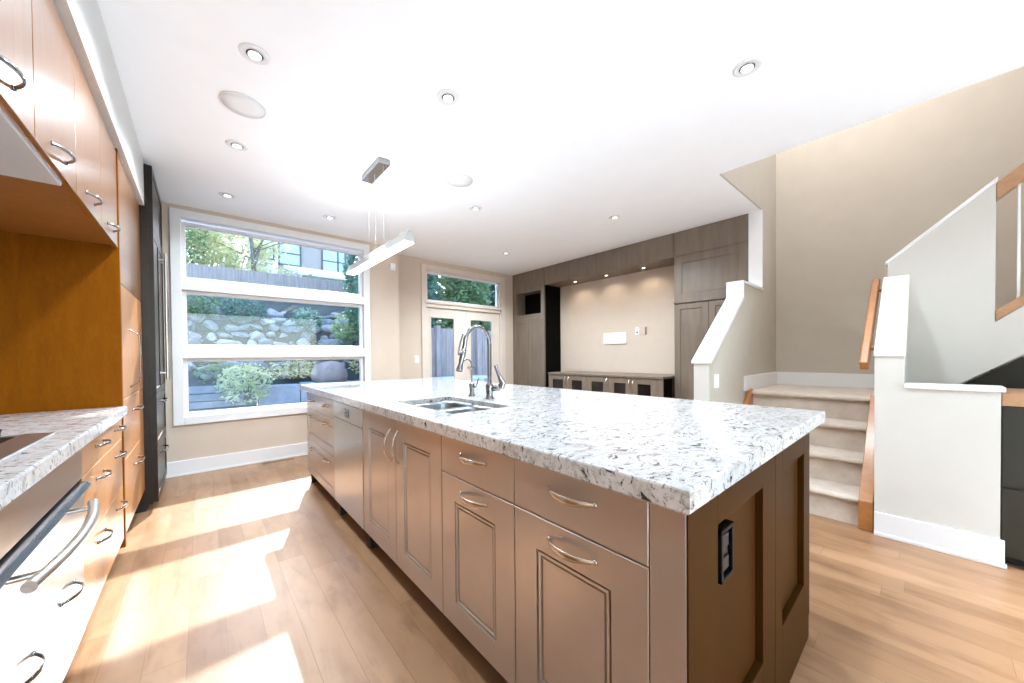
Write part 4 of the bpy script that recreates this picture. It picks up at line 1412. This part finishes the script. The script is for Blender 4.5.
# fence behind the rock garden
t = thing('board_fence', 'long weathered board fence across the top of the rock garden', 'fence', (2, 14.7, 3.3))
mb = MB()
xx = -5.0
i = 0
while xx < 10.5:
    mb.box(xx, 14.68 + 0.004 * (i % 2), 3.2, xx + 0.151, 14.71, 4.05 + 0.008 * (i % 3))
    xx += 0.15
    i += 1
mb.build('boards', M_FENCE, t)
MB().box(-5, 14.71, 3.95, 10.5, 14.76, 4.05).box(-5, 14.71, 3.4, 10.5, 14.76, 3.5).build('rails', M_FENCE, t)
for x in (-4.5, -2, 0.5, 3.0, 5.5, 8.0):
    MB().box(x, 14.71, 3.1, x + 0.1, 14.81, 4.2).build('post', M_FENCE, t)

# tree
t = thing('garden_tree', 'pale-leaved tree with forked trunk behind the rock garden fence', 'tree', (1.4, 15.6, 3.3))
rnd = random.Random(5)
tr = MB()
tr.sweep([(1.42, 15.6, 3.2), (1.45, 15.6, 4.3), (1.40, 15.6, 5.2), (1.2, 15.6, 6.2)], X_, [0.10, 0.075, 0.055, 0.03], [0.10, 0.075, 0.055, 0.03], 10)
tr.sweep([(1.44, 15.6, 4.4), (1.62, 15.6, 5.1), (1.95, 15.6, 6.1)], X_, [0.06, 0.045, 0.02], [0.06, 0.045, 0.02], 8)
for _ in range(14):
    z = rnd.uniform(4.6, 6.0)
    a = rnd.uniform(0, 6.28)
    L = rnd.uniform(0.6, 1.5)
    tr.tube([(1.42, 15.6, z), (1.42 + L * 0.6 * math.cos(a), 15.6 + L * 0.6 * math.sin(a), z + 0.3 * L), (1.42 + L * math.cos(a), 15.6 + L * math.sin(a), z + 0.4 * L)], 0.016, 5)
tr.build('trunk', M_BARK, t)
lf = MB()
for _ in range(60):
    c = (1.05 + rnd.uniform(-1.6, 1.6), 15.9 + rnd.uniform(-0.6, 0.9), rnd.uniform(4.1, 6.5))
    foliage(lf, c, 0.45, 0.4, 0.40, 120, 0.06, rnd, 0.2)
lf.build('crown', M_LEAF_Y, t)
shrub((-0.6, 15.5, 5.1), 0.85, 0.7, 1.5, 2200, 0.07, M_LEAF_G, 'green tree at the far left of the upper window pane', 31, 'tree', None, 'leafy_tree')

shrub((-1.9, 21, 6.4), 2.6, 1.2, 3.0, 4200, 0.13, M_LEAF_P, 'distant pale green tree behind the pale garden tree', 33, 'tree', None, 'leafy_tree')
shrub((1.2, 21, 5.6), 1.5, 1.0, 2.3, 3000, 0.13, M_LEAF_Y, 'distant yellowish tree left of the grey house', 34, 'tree', None, 'leafy_tree')
# neighbour's house
t = thing('neighbour_house', 'grey neighbouring house with dark-framed windows seen in the top pane', 'house', (6, 27, 3.3))
MB().box(2.6, 26, 3.2, 7.9, 32, 10.2).build('wall', M_HOUSE, t)
MB().box(2.1, 25.95, 3.2, 3.6, 26.0, 10.2).build('white_cladding', M_HOUSEW, t)
MB().prism([(1.8, 10.2), (8.2, 10.2), (5.2, 11.6)], 1, 25.4, 32.4).build('roof', M_FRAMEDK, t)
for x0, x1, z0, z1 in ((2.75, 3.35, 7.15, 8.35), (3.72, 4.78, 6.95, 8.30), (6.12, 7.45, 6.78, 8.25)):
    f = MB()
    e = 0.09
    f.box(x0 - e, 25.9, z0 - e, x0, 26.02, z1 + e).box(x1, 25.9, z0 - e, x1 + e, 26.02, z1 + e).box(x0, 25.9, z1, x1, 26.02, z1 + e).box(x0, 25.9, z0 - e, x1, 26.02, z0)
    f.box(x0, 25.92, (z0 + z1) / 2 - 0.04, x1, 26.02, (z0 + z1) / 2 + 0.04)
    if x1 > 7: f.box(6.98, 25.92, z0, 7.08, 26.02, z1)
    fo = f.build('window_frame', M_FRAMEDK, t)
    MB().box(x0, 25.96, z0, x1, 25.99, z1).build('window_pane', M_SKYGLASS, fo)
t = thing('white_garage', 'low white-roofed garage between the fence and the grey house', 'garage', (5.5, 19, 3.3))
MB().box(3.4, 18, 3.2, 9.5, 21, 4.80).build('wall', M_HOUSEW, t)
MB().prism([(17.7, 4.75), (21.3, 5.70), (21.3, 5.85), (17.7, 4.90)], 0, 3.2, 9.8).build('roof', M_HOUSEW, t)

# side fence and trees outside the french doors
t = thing('side_fence', 'tall dark board fence close outside the french doors', 'fence', (6, 8.6, GZ))
mb = MB()
xx = 3.2
while xx < 12:
    mb.box(xx, 9.2, GZ, xx + 0.18, 9.23, 1.98)
    xx += 0.186
mb.build('boards', M_FENCE, t)
for x in (3.9, 5.05, 6.45, 8.2, 10.2):
    MB().box(x, 9.08, GZ, x + 0.12, 9.2, 2.05).build('post', M_FENCE, t)
MB().box(3.2, 9.23, 1.7, 12, 9.28, 1.8).build('rail', M_FENCE, t)
for k, (x, y, z, rx, rz, m, lab) in enumerate(((4.6, 10.9, 3.2, 1.5, 2.4, M_LEAF_D, 'dark green tree over the fence, left behind the french doors'),
                                             (6.9, 11.3, 3.3, 1.5, 2.5, M_LEAF_G, 'mid green tree over the fence, middle behind the french doors'),
                                             (9.2, 11.8, 3.2, 1.6, 2.5, M_LEAF_D, 'dark green tree over the fence, right behind the french doors'))):
    shrub((x, y, z), rx, 0.9, rz, 9000, 0.13, m, lab, 50 + k, 'tree', None, 'leafy_tree')
